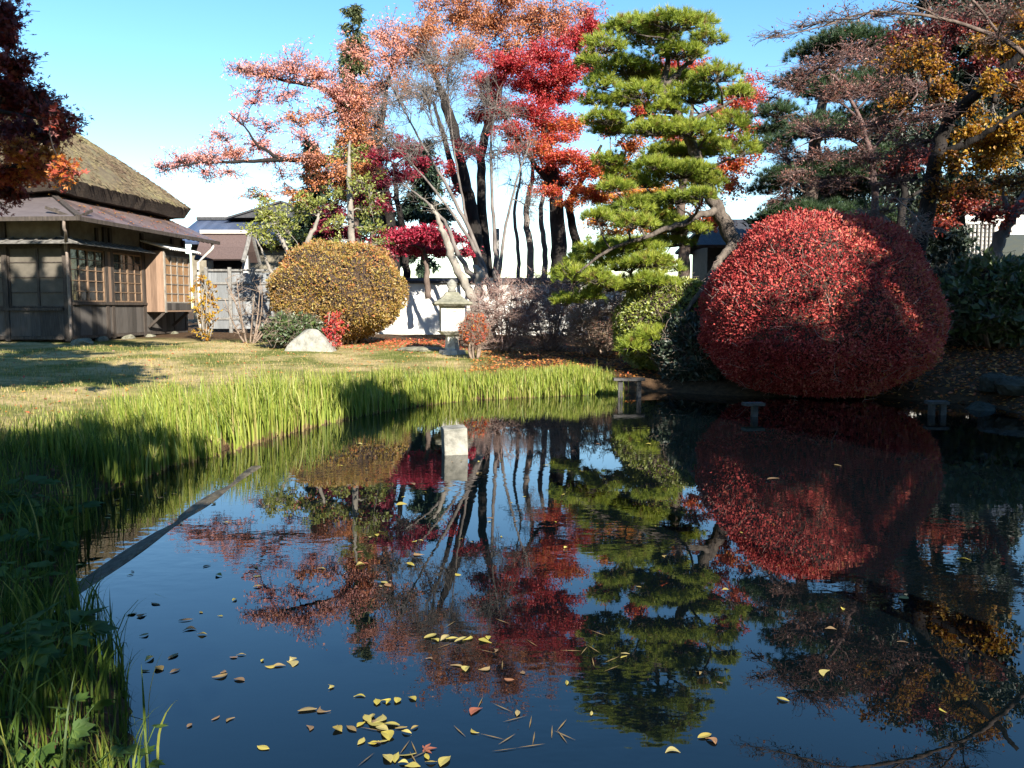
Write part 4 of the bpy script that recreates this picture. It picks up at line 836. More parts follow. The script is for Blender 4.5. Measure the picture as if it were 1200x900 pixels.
make_tree('young_tree', 'light green leafy tree with pale forked stems over the fence', 'tree',
    [[(345, 345, 29, .14), (350, 318, 29, .13), (357, 292, 29, .10), (368, 268, 29, .07), (374, 250, 29, .04)],
     [(347, 325, 29, .10), (338, 300, 29, .08), (326, 272, 29, .06), (318, 255, 29, .03)], [(340, 340, 29, .08), (320, 322, 29, .06), (310, 300, 29, .04), (300, 280, 29, .02)]],
    [(308, 250, 20, 9, .7, .8), (330, 262, 20, 10, .6, .8), (352, 248, 16, 9, .6, .7), (300, 272, 18, 9, .6, .8), (364, 236, 16, 10, .6, .6), (322, 285, 18, 9, .6, .7), (345, 275, 14, 9, .6, .6), (310, 235, 14, 6, .8, .5), (355, 300, 14, 8, .5, .5)],
    M['bark_pale'], M['ltgreen'], 29, n_leaf=520, size=.13, n_twig=20, twig_r=.013)
# the cloud pruned pine
def pine(name, label, lines, pads, d0, leafm, bark, n_per, needle, vb, dens=1, cat='pine tree'):
    sk = Skel()
    for ln in lines: sk.line(px_line(ln), 10)
    b0 = px_line(lines[0])[0]; root = thing(name, label, cat, (b0[0], b0[1], gz1(b0[0], b0[1])))
    lf = Acc(); pine_pads(lf, sk.acc, sk, pads, d0, n_per, needle, vb, dens)
    sk.acc.build('trunk', bark, root, True); lf.build('crown', leafm, root)
pine('cloud_pine', 'tall cloud pruned pine with layered bright green pads', [
    [(872, 352, 20.4, 0.211), (868, 310, 20.4, 0.203), (856, 275, 20.4, 0.187), (840, 246, 20.4, 0.164), (822, 205, 20.5, 0.140), (812, 175, 20.5, 0.125), (800, 145, 20.5, 0.109), (778, 108, 20.5, 0.086), (782, 75, 20.5, 0.062), (790, 42, 20.5, 0.031)],
    [(858, 285, 20.2, 0.094), (842, 308, 19.9, 0.086), (825, 335, 19.6, 0.070), (806, 362, 19.4, 0.047), (790, 380, 19.3, 0.023)],
    [(838, 246, 20.2, 0.094), (805, 258, 19.9, 0.070), (765, 275, 19.7, 0.055), (715, 292, 19.5, 0.039), (680, 318, 19.4, 0.023)],
    [(780, 100, 20.5, 0.070), (800, 80, 20.4, 0.055), (820, 62, 20.3, 0.039)],
    [(800, 145, 20.5, 0.078), (830, 132, 20.4, 0.055), (858, 118, 20.3, 0.031)]],
    [(715, 150, 24, 12, 21), (728, 118, 24, 11, 21), (832, 168, 24, 12, 21.2), (785, 262, 30, 13, 21), (742, 30, 36, 12), (785, 26, 42, 13), (820, 24, 20, 10), (709, 52, 26, 15), (829, 44, 22, 13), (795, 60, 32, 11), (735, 78, 40, 15), (705, 96, 22, 12), (840, 86, 28, 15), (812, 110, 36, 17), (866, 108, 16, 9), (750, 106, 26, 14), (699, 116, 18, 12),
     (709, 137, 25, 13), (770, 150, 36, 12), (808, 152, 34, 13), (857, 142, 26, 16), (868, 170, 22, 20), (810, 178, 32, 9), (799, 200, 42, 13), (712, 188, 22, 11), (825, 213, 25, 11), (792, 232, 28, 10), (820, 228, 20, 9), (739, 240, 26, 13), (742, 260, 28, 12),
     (795, 266, 36, 12), (700, 290, 25, 14), (746, 288, 36, 13), (785, 282, 26, 12), (672, 320, 25, 17), (664, 352, 17, 9), (722, 308, 28, 14), (760, 305, 32, 12), (700, 325, 22, 12), (722, 218, 18, 10), (765, 192, 22, 10), (740, 310, 20, 16), (682, 302, 22, 13), (770, 250, 24, 10), (765, 328, 28, 12), (715, 334, 24, 11), (690, 346, 18, 9), (780, 126, 24, 11), (758, 214, 24, 10), (700, 252, 18, 9), (778, 312, 22, 11),
     (765, 45, 30, 11, 21.2), (752, 92, 30, 13, 21.3), (795, 92, 26, 12, 21.3), (785, 176, 30, 11, 21.3), (730, 202, 24, 12, 21), (762, 236, 28, 11, 21.2), (722, 252, 24, 12, 21), (716, 292, 26, 13, 20.9), (690, 322, 26, 14, 20.4), (740, 334, 30, 14, 20.6), (690, 72, 14, 9, 20.6), (765, 345, 30, 12, 20.2),
     (766, 392, 26, 12, 18.9), (742, 404, 20, 11, 18.8)],
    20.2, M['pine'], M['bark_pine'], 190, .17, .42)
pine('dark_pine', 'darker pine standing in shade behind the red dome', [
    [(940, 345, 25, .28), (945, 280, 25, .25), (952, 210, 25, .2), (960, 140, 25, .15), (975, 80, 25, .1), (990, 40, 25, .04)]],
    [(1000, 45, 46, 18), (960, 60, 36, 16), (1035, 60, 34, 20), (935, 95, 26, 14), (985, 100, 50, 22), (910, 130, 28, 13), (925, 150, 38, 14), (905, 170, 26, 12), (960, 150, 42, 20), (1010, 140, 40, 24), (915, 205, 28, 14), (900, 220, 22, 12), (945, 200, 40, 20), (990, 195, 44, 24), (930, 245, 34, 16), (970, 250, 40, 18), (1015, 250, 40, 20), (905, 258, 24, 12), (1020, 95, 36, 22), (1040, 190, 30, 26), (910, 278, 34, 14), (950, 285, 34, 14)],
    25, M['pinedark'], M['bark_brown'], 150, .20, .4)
# right bank trees
make_tree('weeping_maple', 'almost bare maple with fine reddish twigs above the red dome', 'maple',
    [[(1030, 330, 19.8, 0.102), (1027, 262, 19.8, 0.090), (1024, 215, 19.8, 0.078), (1020, 180, 19.8, 0.066), (1008, 140, 19.7, 0.048), (985, 98, 19.5, 0.030), (960, 78, 19.4, 0.018)],
     [(1022, 190, 19.8, 0.042), (1000, 165, 19.4, 0.030), (965, 160, 19.1, 0.021), (930, 175, 18.9, 0.009)], [(1020, 180, 19.8, 0.042), (1050, 140, 19.6, 0.030), (1075, 110, 19.5, 0.018)],
     [(1008, 140, 19.7, 0.030), (980, 118, 19.4, 0.021), (945, 110, 19.2, 0.012)]],
    [(975, 70, 30, 16, .5, .9), (945, 85, 26, 14, .5, .9), (1005, 62, 30, 16, .5, .9), (930, 105, 20, 14, .5, .8), (1040, 75, 30, 18, .5, .9), (980, 105, 34, 18, .5, 1), (1025, 105, 34, 18, .5, 1), (1070, 100, 28, 18, .4, .9), (950, 150, 34, 16, .5, 1), (1000, 150, 38, 18, .4, 1.1), (1050, 145, 38, 18, .4, 1.1),
     (1090, 135, 28, 16, .4, .9), (920, 180, 26, 14, .5, 1), (965, 185, 34, 14, .5, 1), (1010, 190, 34, 16, .4, 1), (1060, 180, 34, 16, .3, 1), (935, 212, 28, 12, .5, .9), (975, 220, 28, 12, .5, .8), (915, 235, 16, 10, .5, .6), (1050, 212, 30, 12, .4, .7), (905, 95, 18, 10, .5, .35), (900, 118, 14, 12, .5, .3)],
    M['twig_red'], M['bronze'], 19.4, n_leaf=420, size=.06, n_twig=58, twig_r=.009, sub=3, flat=.55, jit=.04)
make_tree('weeping_maple', 'small bare weeping maple with pale twigs hanging over the dome top', 'maple',
    [[(1050, 345, 17.6, .09), (1050, 290, 17.6, .08), (1042, 262, 17.6, .06), (1030, 250, 17.5, .03)]],
    [(1010, 252, 24, 9, .5, 1), (1040, 245, 26, 9, .5, 1.1), (1070, 255, 24, 9, .5, 1), (1085, 272, 18, 9, .5, .8), (1025, 268, 24, 9, .5, .9), (1060, 275, 24, 8, .5, .9), (1050, 232, 24, 8, .5, .7)],
    M['twig_tan'], M['bronze'], 16.9, n_leaf=160, size=.05, n_twig=40, twig_r=.008, sub=3, jit=.03)
make_tree('maple_tree', 'yellow leaved tree with dark trunk leaning out to the right', 'tree',
    [[(1068, 345, 19, .2), (1076, 290, 19, .19), (1088, 235, 19, .17), (1098, 180, 18.8, .15), (1112, 142, 18.6, .13), (1150, 105, 18, .10), (1200, 60, 17.4, .07), (1240, 20, 17, .04)],
     [(1100, 180, 18.8, .09), (1140, 165, 18.4, .07), (1180, 140, 18, .05), (1230, 110, 17.6, .03)], [(1112, 142, 18.6, .08), (1090, 100, 18.6, .06), (1075, 60, 18.6, .03)], [(1165, 120, 18.2, .05), (1175, 80, 18.2, .04), (1165, 30, 18.2, .02)]],
    [(1165, 55, 26, 14, .55, .9), (1190, 60, 20, 14, .6, 1), (1148, 50, 18, 12, .6, .9), (1172, 172, 32, 20, .75, 1.5), (1192, 155, 22, 16, .7, 1.3), (1135, 160, 22, 16, .65, 1), (1155, 195, 24, 14, .7, 1.1), (1110, 105, 22, 14, .5, .8), (1060, 70, 24, 14, .45, .8), (1088, 78, 20, 12, .5, .8), (1080, 55, 24, 12, .4, .7), (1160, 100, 14, 16, .7, .9), (1120, 190, 24, 12, .55, .9), (1050, 125, 18, 10, .5, .6), (1110, 225, 26, 12, .4, .8), (1150, 225, 24, 12, .3, .8), (1185, 215, 24, 12, .35, .8), (1095, 245, 22, 10, .5, .7), (1135, 130, 16, 12, .6, .8), (1195, 110, 20, 14, .3, .8), (1205, 30, 24, 18, .5, .9)],
    M['bark_dark'], M['yellow'], 18.6, n_leaf=800, size=.085, n_twig=30, twig_r=.009, aspect=.7, flat=.6)
make_tree('maple_tree', 'deep red maple glimpsed behind the leaning dark trunk', 'maple',
    [[(1050, 345, 23, .14), (1054, 280, 23, .12), (1060, 220, 23, .09), (1068, 170, 23, .05)]],
    [(1065, 190, 22, 12, .3, 1.3), (1085, 182, 14, 10, .2, 1), (1045, 200, 18, 12, .2, 1), (1085, 40, 26, 14, .1, .9), (1120, 30, 28, 14, .15, .9), (1050, 45, 24, 12, .1, .8), (1150, 25, 26, 12, .1, .8), (1100, 60, 26, 12, .1, .9), (1130, 240, 28, 14, .5, 1), (1170, 250, 26, 12, .4, 1), (1100, 262, 24, 10, .5, .9), (1155, 75, 26, 14, .15, .9), (1190, 90, 22, 14, .2, .9)],
    M['bark_dark'], M['maroon'], 22.5, n_leaf=800, size=.10, n_twig=30, aspect=.65, flat=.6)
make_tree('evergreen_tree', 'dense dark evergreen filling the gaps behind the yellow tree', 'tree',
    [[(1120, 345, 28, .3), (1122, 270, 28, .26), (1118, 190, 28, .2), (1125, 110, 28, .12), (1130, 40, 28, .05)]],
    [(1060, 60, 40, 28, .4, .9), (1110, 45, 42, 30, .4, .9), (1160, 40, 42, 28, .4, .9), (1200, 60, 36, 34, .4, .9), (1050, 110, 36, 28, .4, .9), (1100, 110, 40, 30, .4, 1), (1150, 110, 40, 30, .4, 1), (1195, 120, 36, 30, .4, 1), (1045, 165, 34, 26, .4, .9), (1095, 165, 38, 26, .4, .9), (1145, 160, 34, 26, .4, .8), (1190, 180, 34, 26, .4, .8), (1060, 225, 36, 24, .4, 1), (1110, 230, 38, 22, .4, .9), (1165, 225, 34, 20, .4, .6), (1080, 275, 40, 20, .4, 1), (1040, 265, 34, 22, .4, 1), (1115, 290, 26, 18, .4, .8), (1205, 225, 22, 22, .4, .6), (920, 265, 34, 22, .4, 1), (965, 230, 34, 26, .4, 1), (1005, 265, 36, 24, .4, 1), (1000, 205, 34, 24, .4, 1), (1080, 305, 40, 16, .4, 1), (1130, -10, 60, 24, .4, .9), (1200, 0, 50, 30, .4, .9)],
    M['bark_dark'], M['evergreen'], 28, n_leaf=900, size=.19, n_twig=26, aspect=.5, jit=.12)
make_tree('bare_tree', 'pale trunk leaning right beside the white building', 'tree',
    [[(1164, 360, 21.5, .2), (1166, 320, 21.5, .18), (1170, 285, 21.5, .16), (1184, 258, 21.4, .14), (1205, 225, 21.3, .11), (1235, 180, 21, .08), (1260, 120, 21, .04)], [(1184, 258, 21.4, .07), (1172, 215, 21.2, .05), (1158, 160, 21, .03), (1150, 110, 21, .015)]],
    [(1165, 130, 18, 24, 0, .8), (1200, 190, 24, 18, 0, .6), (1180, 90, 24, 24, 0, .8), (1140, 100, 18, 24, 0, .6)], M['bark_grey'], None, 21.2, n_twig=20)
make_tree('bare_tree', 'bare crown of lilac twigs arching in at the upper right corner', 'tree',
    [[(1330, 400, 17, 0.100), (1300, 260, 17, 0.085), (1250, 120, 16.6, 0.065), (1180, 50, 16.3, 0.045), (1100, 22, 16, 0.030), (1020, 15, 15.8, 0.020), (960, 32, 15.6, 0.013), (900, 45, 15.5, 0.008)],
     [(1180, 50, 16.3, 0.030), (1120, -20, 16, 0.020), (1060, -50, 16, 0.010)], [(1100, 22, 16, 0.020), (1080, 10, 15.9, 0.015), (1010, -10, 15.7, 0.008)]],
    [(905, 42, 22, 7, .5, .5), (935, 32, 24, 12, .5, .6), (965, 25, 24, 12, .5, .6), (1000, 18, 26, 12, .5, .6), (1045, 15, 28, 14, .5, .7), (1090, 15, 30, 14, .5, .8), (1135, 15, 30, 16, .5, .9), (1180, 15, 30, 18, .5, 1), (1020, -15, 30, 14, .5, .6), (1170, 45, 28, 14, .5, .8)],
    M['bark_brown'], M['bronze'], 15.8, n_leaf=300, size=.05, n_twig=46, twig_r=.006, sub=3, flat=.6)
# near maple at the left edge
make_tree('maple_tree', 'near maple with dark red and orange leaves overhanging the left edge', 'maple',
    [[(-260, 470, 12, .2), (-250, 380, 12, .19), (-225, 280, 12, .16), (-190, 190, 11.8, .12), (-130, 120, 11.5, .08), (-60, 60, 11.2, .04)],
     [(-215, 255, 11.9, .1), (-140, 220, 11.6, .07), (-60, 205, 11.2, .05), (10, 195, 11, .03), (60, 200, 10.8, .012)], [(-190, 190, 11.8, .08), (-100, 150, 11.4, .06), (-20, 130, 11, .035), (50, 140, 10.8, .012)]],
    [(5, 18, 18, 14, .25, 1.4), (8, 42, 16, 9, .3, 1.2), (-30, 40, 40, 40, .2, 1.2), (15, 72, 22, 12, .4, 1.3), (10, 100, 30, 14, .2, 1.5), (45, 116, 24, 8, .35, 1.3), (30, 130, 34, 12, .25, 1.6), (68, 138, 20, 8, .35, 1.2), (78, 152, 14, 5, .3, 1), (20, 155, 34, 12, .15, 1.5), (55, 160, 22, 7, .3, 1.1),
     (20, 178, 34, 10, .8, 1.5), (50, 183, 22, 8, .9, 1.3), (76, 205, 18, 8, .8, 1.1), (20, 205, 30, 12, .6, 1.5), (50, 200, 22, 8, .75, 1.1), (12, 228, 18, 10, .15, 1.2), (-60, 110, 50, 50, .2, 1.2), (-70, 190, 50, 40, .2, 1.2), (-130, 120, 50, 50, .2, 1), (-140, 200, 50, 50, .2, 1), (-40, 230, 40, 20, .2, 1.1), (-70, 20, 50, 40, .2, 1), (-150, 40, 60, 50, .2, 1), (-40, -30, 50, 30, .2, 1.2), (-100, -120, 90, 60, .2, 1.0), (-180, -220, 90, 80, .2, 1.2), (-60, -220, 90, 70, .2, 1.2), (-200, -340, 90, 80, .2, 1.2), (-90, -330, 90, 80, .2, 1.2), (-280, -150, 90, 90, .2, 1.2), (-300, -300, 80, 90, .2, 1.2), (-150, -430, 90, 70, .2, 1.4), (50, -330, 90, 70, .2, 1.4), (150, -360, 90, 60, .2, 1.3), (-30, -430, 90, 60, .2, 1.3), (-120, -260, 80, 60, .2, 1.3), (-260, -20, 90, 90, .2, 1.2)],  # low clusters: sunlit look put into a brighter orange leaf tone
    M['bark_dark'], M['maroon'], 11, n_leaf=2300, size=.10, n_twig=34, shape='star', twig_r=.005, rend=.008, flat=.5, jit=.05)
# trees behind and beside the photographer: only their shade shows; some are added to cut sky light
def shade_tree(label, x, y, top, rx, ry, zlo, leaf, n=6000, size=.26, nc=26):
    global rng
    rng = np.random.default_rng(int(abs(x) * 131 + abs(y) * 17 + top * 7))
    g = gz1(x, y); root = thing('shade_tree', label, 'tree', (x, y, g), 'trees behind the photographer')
    sk = Skel(); zz = np.linspace(g - .1, top * .8, 10); sk.line(np.stack([x + .1 * np.sin(zz), y + .1 * np.cos(zz), zz, np.linspace(.28, .06, 10)], -1), 9)
    c = np.array([x, y, (top + zlo) / 2]); r = np.array([rx, ry, (top - zlo) / 2]); lf = Acc(); st, en = [], []
    for p in ell(nc, c, r * .8):
        sk.reach(p, .02); e = ell(16, p, r * .36); s = np.broadcast_to(p, e.shape); twigs_to(sk.acc, s, e, .012, .004); st.append(s); en.append(e)
    leafy(lf, np.concatenate(st), np.concatenate(en), n, size, .4, .2, jit=.16, aspect=.6)
    sk.acc.build('trunk', M['bark_brown'], root, True); lf.build('crown', leaf, root)
rng = np.random.default_rng(77)
shade_tree('leafy tree behind the photographer shading the left bank', -.5, -1.6, 7.0, 2.7, 1.3, 2.5, M['green'], 8000, .24, 34)
shade_tree('slim tree right of the photographer shading a patch of reeds', 3.4, 2.4, 7.9, 1.0, .8, 5.6, M['bronze'], 2200)
shade_tree('tall tree on the left bank out of frame shading the lawn', -4.6, 5.2, 8.6, 2.6, 1.6, 5.4, M['green'], 5500)
shade_tree('tree on the right bank out of frame shading the hedge and dome', 10.2, 2.6, 9.7, 1.8, 1.8, 1.5, M['green'], 26000, .26, 90)
shade_tree('second tree on the right bank out of frame shading the dome foot', 14.8, 3.4, 13.6, 2.7, 2.0, 1.5, M['green'], 26000, .26, 80)
shade_tree('low tree between the two on the right bank, out of frame', 12.0, 3.2, 9.2, 1.7, 1.8, 1.5, M['green'], 24000, .26, 90)
shade_tree('unseen spreading tree added on the right bank to dim the dome', 13.0, 6.8, 11.5, 2.3, 2.6, 6.8, M['evergreen'], 14000, .3, 60)  # canopy added out of view to cut the dome's sky light
shade_tree('tall tree on the right out of frame shading the right bank', 20.0, 5.0, 15.5, 2.4, 2.4, 2.5, M['evergreen'], 13000)
shade_tree('farthest tall tree on the right out of frame', 22.6, 7.0, 15.5, 2.8, 2.4, 2.5, M['evergreen'], 13000)

for k, (x, y, top, rx, ry, zl) in enumerate(((-9, -5, 15, 3, 3, 1.5), (-14, 1, 15, 3, 3, 1.5), (-4.5, -10, 14, 3.2, 3, 1.5), (2, -13, 8, 3.4, 3, 1.2), (9, -13, 8, 3.4, 3, 1.2), (16, -10, 11, 3.4, 3, 1.2), (15.5, 9.2, 11, 2.2, 2.2, .8), (20.5, 14.5, 13, 3, 3, 1), (24, 0, 15, 3.4, 4, 1.5), (-20, 8, 15, 3.4, 4, 1.5))):  # unseen tree belt added to block fill light from the sky
    shade_tree('unseen tree added around the camera to block sky light', x, y, top, rx, ry, zl, M['evergreen'], 9000, .34)

# ------------------------------------------------------------------ reeds, grass and fallen leaves
rng = np.random.default_rng(5)
edge = catmull(np.array([(-4.05, 8.6), (-4.0, 9.3), (-3.7, 10.4), (-3.4, 11.6), (-2.9, 13.3), (-2.2, 14.8), (-1.2, 16.2), (.5, 17.15), (1.6, 17.6), (2.3, 17.9)]), 300)
def bank_pts(line, n, lo, hi):
    i = rng.integers(1, len(line) - 1, n); p = line[i, :2]; t = nrm(line[i + 1, :2] - line[i - 1, :2]); nv = np.stack([-t[:, 1], t[:, 0]], -1)
    return p + nv * rng.uniform(lo, hi, (n, 1)) + rng.normal(size=(n, 2)) * .06, i / len(line)
p, u = bank_pts(edge, 17000, -.12, .95)
dpt = pond_dist(p[:, 0], p[:, 1]); clump = vnoise(p[:, 0], p[:, 1], 3.3, 2)
keep = (clump > -.75) & (dpt > -.3); p, u, dpt, clump = p[keep], u[keep], dpt[keep], clump[keep]; n = len(p)
z = np.where(dpt > .05, gz(p[:, 0], p[:, 1]), -.03)
tuft = rng.integers(0, 520, n); hd = rng.uniform(0, 6.28, 520)[tuft] * .5 + rng.uniform(0, 6.28, n) * .5
H = rng.uniform(.62, 1.2, 520)[(np.floor((p[:, 0] + 9) * 2.3) * 31 + np.floor(p[:, 1] * 2.3) * 17).astype(int) % 520] * (rng.uniform(.25, .88, n) + .16 * clump + .12 * vnoise(p[:, 0], p[:, 1], 8)) * (1 - .45 * smooth(.3, .8, u)) * (.62 + .38 * smooth(.06, .2, u)) * (1 - .25 * np.clip(dpt, 0, 1))
a = Acc(); a.blades(np.stack([p[:, 0], p[:, 1], z - .02], -1), hd, H, np.abs(rng.normal(.55, .6, n)), rng.uniform(.010, .026, n), np.clip(.40 + rng.normal(size=n) * .17 + .12 * clump, 0, .8), 6, .93)
tag(a.build('reed_bed', M['reed']), 'bright yellow green reeds along the far and left pond edge', 'reeds', None, 'stuff')
# ragged short grass of the lawn
n = 60000; x = rng.uniform(-14, -.5, n); y = rng.uniform(9, 28, n); dd = pond_dist(x, y); k = (dd > .6) & (dd < 13.5) & (rng.random(n) < 1.1 - .035 * y); x, y = x[k], y[k]; n = len(x)
gv = vnoise(x, y, .8, 1); a = Acc(); a.blades(np.stack([x, y, gz(x, y) - .01], -1), rng.uniform(0, 6.28, n), rng.uniform(.03, .09, n) * (1 + .5 * gv), rng.uniform(.2, 1.1, n), .012, np.clip(.55 - .25 * gv + rng.normal(size=n) * .22, 0, 1), 2)
tag(a.build('lawn_grass', M['lawn']), 'short dry and green grass of the lawn', 'grass', None, 'stuff')
n = 15000; i = rng.integers(1, 299, n); t = nrm(edge[i + 1, :2] - edge[i - 1, :2]); q = edge[i, :2] + np.stack([-t[:, 1], t[:, 0]], -1) * (.55 + rng.gamma(1.6, .42, n)[:, None])
x, y = q[:, 0], q[:, 1]; dd = pond_dist(x, y); k = (dd > .3) & (vnoise(x, y, 2.1, 4) > -.55); x, y, dd = x[k], y[k], dd[k]; n = len(x)
a = Acc(); a.blades(np.stack([x, y, gz(x, y) - .01], -1), rng.uniform(0, 6.28, n), rng.uniform(.08, .34, n) * np.clip(1.5 - .5 * dd, .3, 1), np.abs(rng.normal(.8, .6, n)), rng.uniform(.008, .014, n), np.clip(rng.normal(.42, .25, n), 0, 1), 3)
tag(a.build('bank_grass', M['reed']), 'ragged shorter grass between the reeds and the lawn', 'grass', None, 'stuff')
def litter(name, label, xy, size, v, vs=.25, lift=.02):
    n = len(xy); a = Acc(); z = gz(xy[:, 0], xy[:, 1]) + lift * rng.random(n) + .008
    ax = rng.normal(size=(n, 3)); ax[:, 2] *= .25; a.leaves(np.stack([xy[:, 0], xy[:, 1], z], -1), nrm(ax), nrm(rng.normal(size=(n, 3)) * .35 + np.array([0, 0, 1])), size * rng.uniform(.6, 1.3, n), size * .6, np.clip(v + rng.normal(size=n) * vs, 0, 1), .2)
    return tag(a.build(name, M['litter']), label, 'leaves', None, 'stuff')
n = 15000; x = rng.uniform(7.2, 17, n); y = rng.uniform(11, 24, n); k = pond_dist(x, y) > .02; litter('fallen_leaves', 'carpet of orange brown fallen leaves on the right bank', np.stack([x[k], y[k]], -1), .095, .45)
c = P(470, 394, 27.5); xy = np.stack([rng.normal(c[0] + .5, 1.7, 2600), rng.normal(27.3, 1.3, 2600)], -1); litter('fallen_leaves', 'red fallen leaves between the tan shrub and the lantern', xy, .08, .95, .15)
c = P(690, 412, 21.5); xy = np.stack([rng.uniform(-1, 4.6, 3500), rng.uniform(18.7, 25, 3500)], -1); litter('fallen_leaves', 'orange fallen leaves under the bare shrubs', xy, .085, .5)
n = 900; x = rng.uniform(-12, -1, n); y = rng.uniform(11, 27, n); k = pond_dist(x, y) > .8; litter('fallen_leaves', 'few dry leaves scattered over the lawn', np.stack([x[k], y[k]], -1), .07, .6, .3)

n = 170; t = rng.random(n) ** 1.3; yy = rng.uniform(0, LW + .6, n); xx = 1.0 - 2.3 * t; zz = 3.69 + 1.06 * (1.05 - xx) / 2.4 + .01; ca, sa = math.cos(R(-4.6)), math.sin(R(-4.6))
p = np.stack([HX + xx * ca - yy * sa, HY + xx * sa + yy * ca, gz1(HX, HY) - .05 + zz], -1); ax = rng.normal(size=(n, 3)); ax[:, 2] = -.45 * ax[:, 0]; a = Acc(); a.leaves(p, nrm(ax), np.broadcast_to(nrm(np.array([.42, 0, .9])), (n, 3)), rng.uniform(.08, .15, n), .07, np.clip(rng.normal(.6, .25, n), 0, 1), .2)
tag(a.build('fallen_leaves', M['litter']), 'leaves scattered over the brown metal roof of the house', 'leaves', None, 'stuff')
# near left bank: undergrowth, clumps, weeds
n = 30000; x = rng.uniform(-6, -1.0, n); y = rng.uniform(2.0, 9.4, n); dd = pond_dist(x, y); k = (dd > -.08) & (rng.random(n) < np.exp(-dd * .5)); x, y = x[k], y[k]; n = len(x)
a = Acc(); a.blades(np.stack([x, y, np.maximum(gz(x, y), -.02) - .01], -1), rng.uniform(0, 6.28, n), np.maximum(.05, rng.gamma(2.2, .085, n)) * (1 + .4 * vnoise(x, y, 3)), np.abs(rng.normal(1.3, .75, n)), rng.uniform(.004, .010, n), np.clip(rng.normal(.30, .25, n), 0, 1), 6)
tag(a.build('bank_grass', M['iris']), 'tangled low grass on the shady left bank', 'grass', None, 'stuff')
n = 2600; x = rng.uniform(-6, -1.0, n); y = rng.uniform(2.0, 9.4, n); dd = pond_dist(x, y); k = (dd > 0) & (dd < 2); litter('fallen_leaves', 'dull brown leaves lying on the near left bank', np.stack([x[k], y[k]], -1), .055, .02, .06, .05)
def clump(px, py, label, nb, H, bend=1.0, w_=.018, spread=.13, v=.45, z=None):
    g0 = G(px, py, .15 if z is None else z); gz_ = gz1(g0[0], g0[1]); gz_ = max(gz_, -.03); root_xy = g0[:2]
    b = np.stack([root_xy[0] + np.clip(rng.normal(size=nb), -1.3, 1.3) * spread, root_xy[1] + np.clip(rng.normal(size=nb), -1.3, 1.3) * spread, np.full(nb, gz_ - .03)], -1)
    a = Acc(); a.blades(b, rng.uniform(0, 6.28, nb), H * rng.uniform(.55, 1.1, nb), np.abs(rng.normal(bend, .4, nb)), w_ * rng.uniform(.7, 1.2, nb), np.clip(v + rng.normal(size=nb) * .2, 0, 1), 7)
    return tag(a.build('iris_clump', M['iris']), label, 'plant', 'iris and sedge clumps on the near left bank')
for args in ((80, 600, 'upright sunlit iris clump with yellow tips beside the dark water', 40, .52, .35, .02, .12, .62), (110, 555, 'shaded dense iris clump left of the lit reeds', 90, .62, .5, .017, .22, .35), (60, 545, 'shaded iris clump behind the sunlit one', 70, .55, .6, .017, .22, .3),
             (150, 540, 'dark iris clump touching the lit reeds', 80, .62, .5, .017, .2, .3), (30, 650, 'arching grass clump at the left edge under the weed leaves', 50, .5, 1.2, .014, .16, .4), (70, 690, 'sedge tuft above the timber edging', 45, .4, 1.1, .012, .13, .4), (20, 760, 'sedge tuft with long drooping blades at the left edge', 60, .5, 1.3, .012, .16, .45),
             (95, 770, 'tall dark blades standing in shallow water', 26, .5, .35, .014, .08, .25), (75, 830, 'arching sedge tuft at the water edge', 50, .42, 1.3, .011, .14, .45), (20, 860, 'sedge tuft in the lower left corner', 70, .45, 1.4, .010, .18, .5), (120, 880, 'thin grass tuft at the bottom edge near the pond', 36, .36, 1.1, .010, .12, .5), (40, 720, 'low spreading grass clump on the bank', 60, .36, 1.4, .012, .18, .4)):
    clump(*args)
clump(150, 868, 'few separate blades rising from the shallow water', 9, .42, .45, .014, .07, .45, 0)
clump(112, 742, 'pair of dark thin blades rising from the water by the edging', 5, .4, .2, .012, .05, .15, 0)
clump(732, 470, 'little reed tuft by the two legged plank support', 12, .4, .5, .022, .06, .6, 0)
def weed(px, py, label, n, size, H=.3, v=.4):
    g0 = G(px, py, .25); g = gz1(g0[0], g0[1]); root = thing('broadleaf_weed', label, 'plant', (g0[0], g0[1], g), 'broad leaved weeds on the near left bank')
    an = rng.uniform(0, 6.28, n); tip = np.stack([g0[0] + .22 * np.cos(an) * rng.random(n), g0[1] + .22 * np.sin(an) * rng.random(n), g + H * rng.uniform(.4, 1.1, n)], -1); st = np.stack([np.full(n, g0[0]), np.full(n, g0[1]), np.full(n, g - .02)], -1) + rng.normal(size=(n, 3)) * .03
    a = Acc(); twigs_to(a, st, tip, .005, .003); a.build('stem', M['weed'], root, True)
    a = Acc(); s_ = size * rng.uniform(.6, 1.1, n); dr = np.stack([np.cos(an), np.sin(an), rng.uniform(-.4, .2, n)], -1); up = nrm(rng.normal(size=(n, 3)) * .3 + np.array([0, 0, 1.]))
    for ang, k in ((0, 1.), (.55, .85), (-.55, .85), (1.15, .6), (-1.15, .6)):
        sd = nrm(np.cross(dr, up)); a.leaves(tip, nrm(dr) * math.cos(ang) + sd * math.sin(ang), up, s_ * k, s_ * k * .62, np.clip(v + rng.normal(size=n) * .15, 0, 1), .06)
    a.build('foliage', M['weed'], root)
for args in ((70, 590, 'large dark green lobed leaves left of the sunlit iris', 16, .17), (25, 600, 'lobed weed at the left edge below the lawn', 16, .17), (20, 690, 'light green weed leaves at the left edge', 12, .15, .3, .7), (45, 640, 'weed between the grass clumps', 14, .14), (55, 780, 'broad weed in the lower left among drooping sedge', 16, .13, .3, .5), (15, 820, 'weed at the left edge above the corner tuft', 14, .13, .3, .45), (130, 850, 'small weed at the pond margin near the bottom', 12, .09, .2, .4), (60, 870, 'dense small leaved weed near the bottom left corner', 20, .09, .25, .55)): weed(*args)
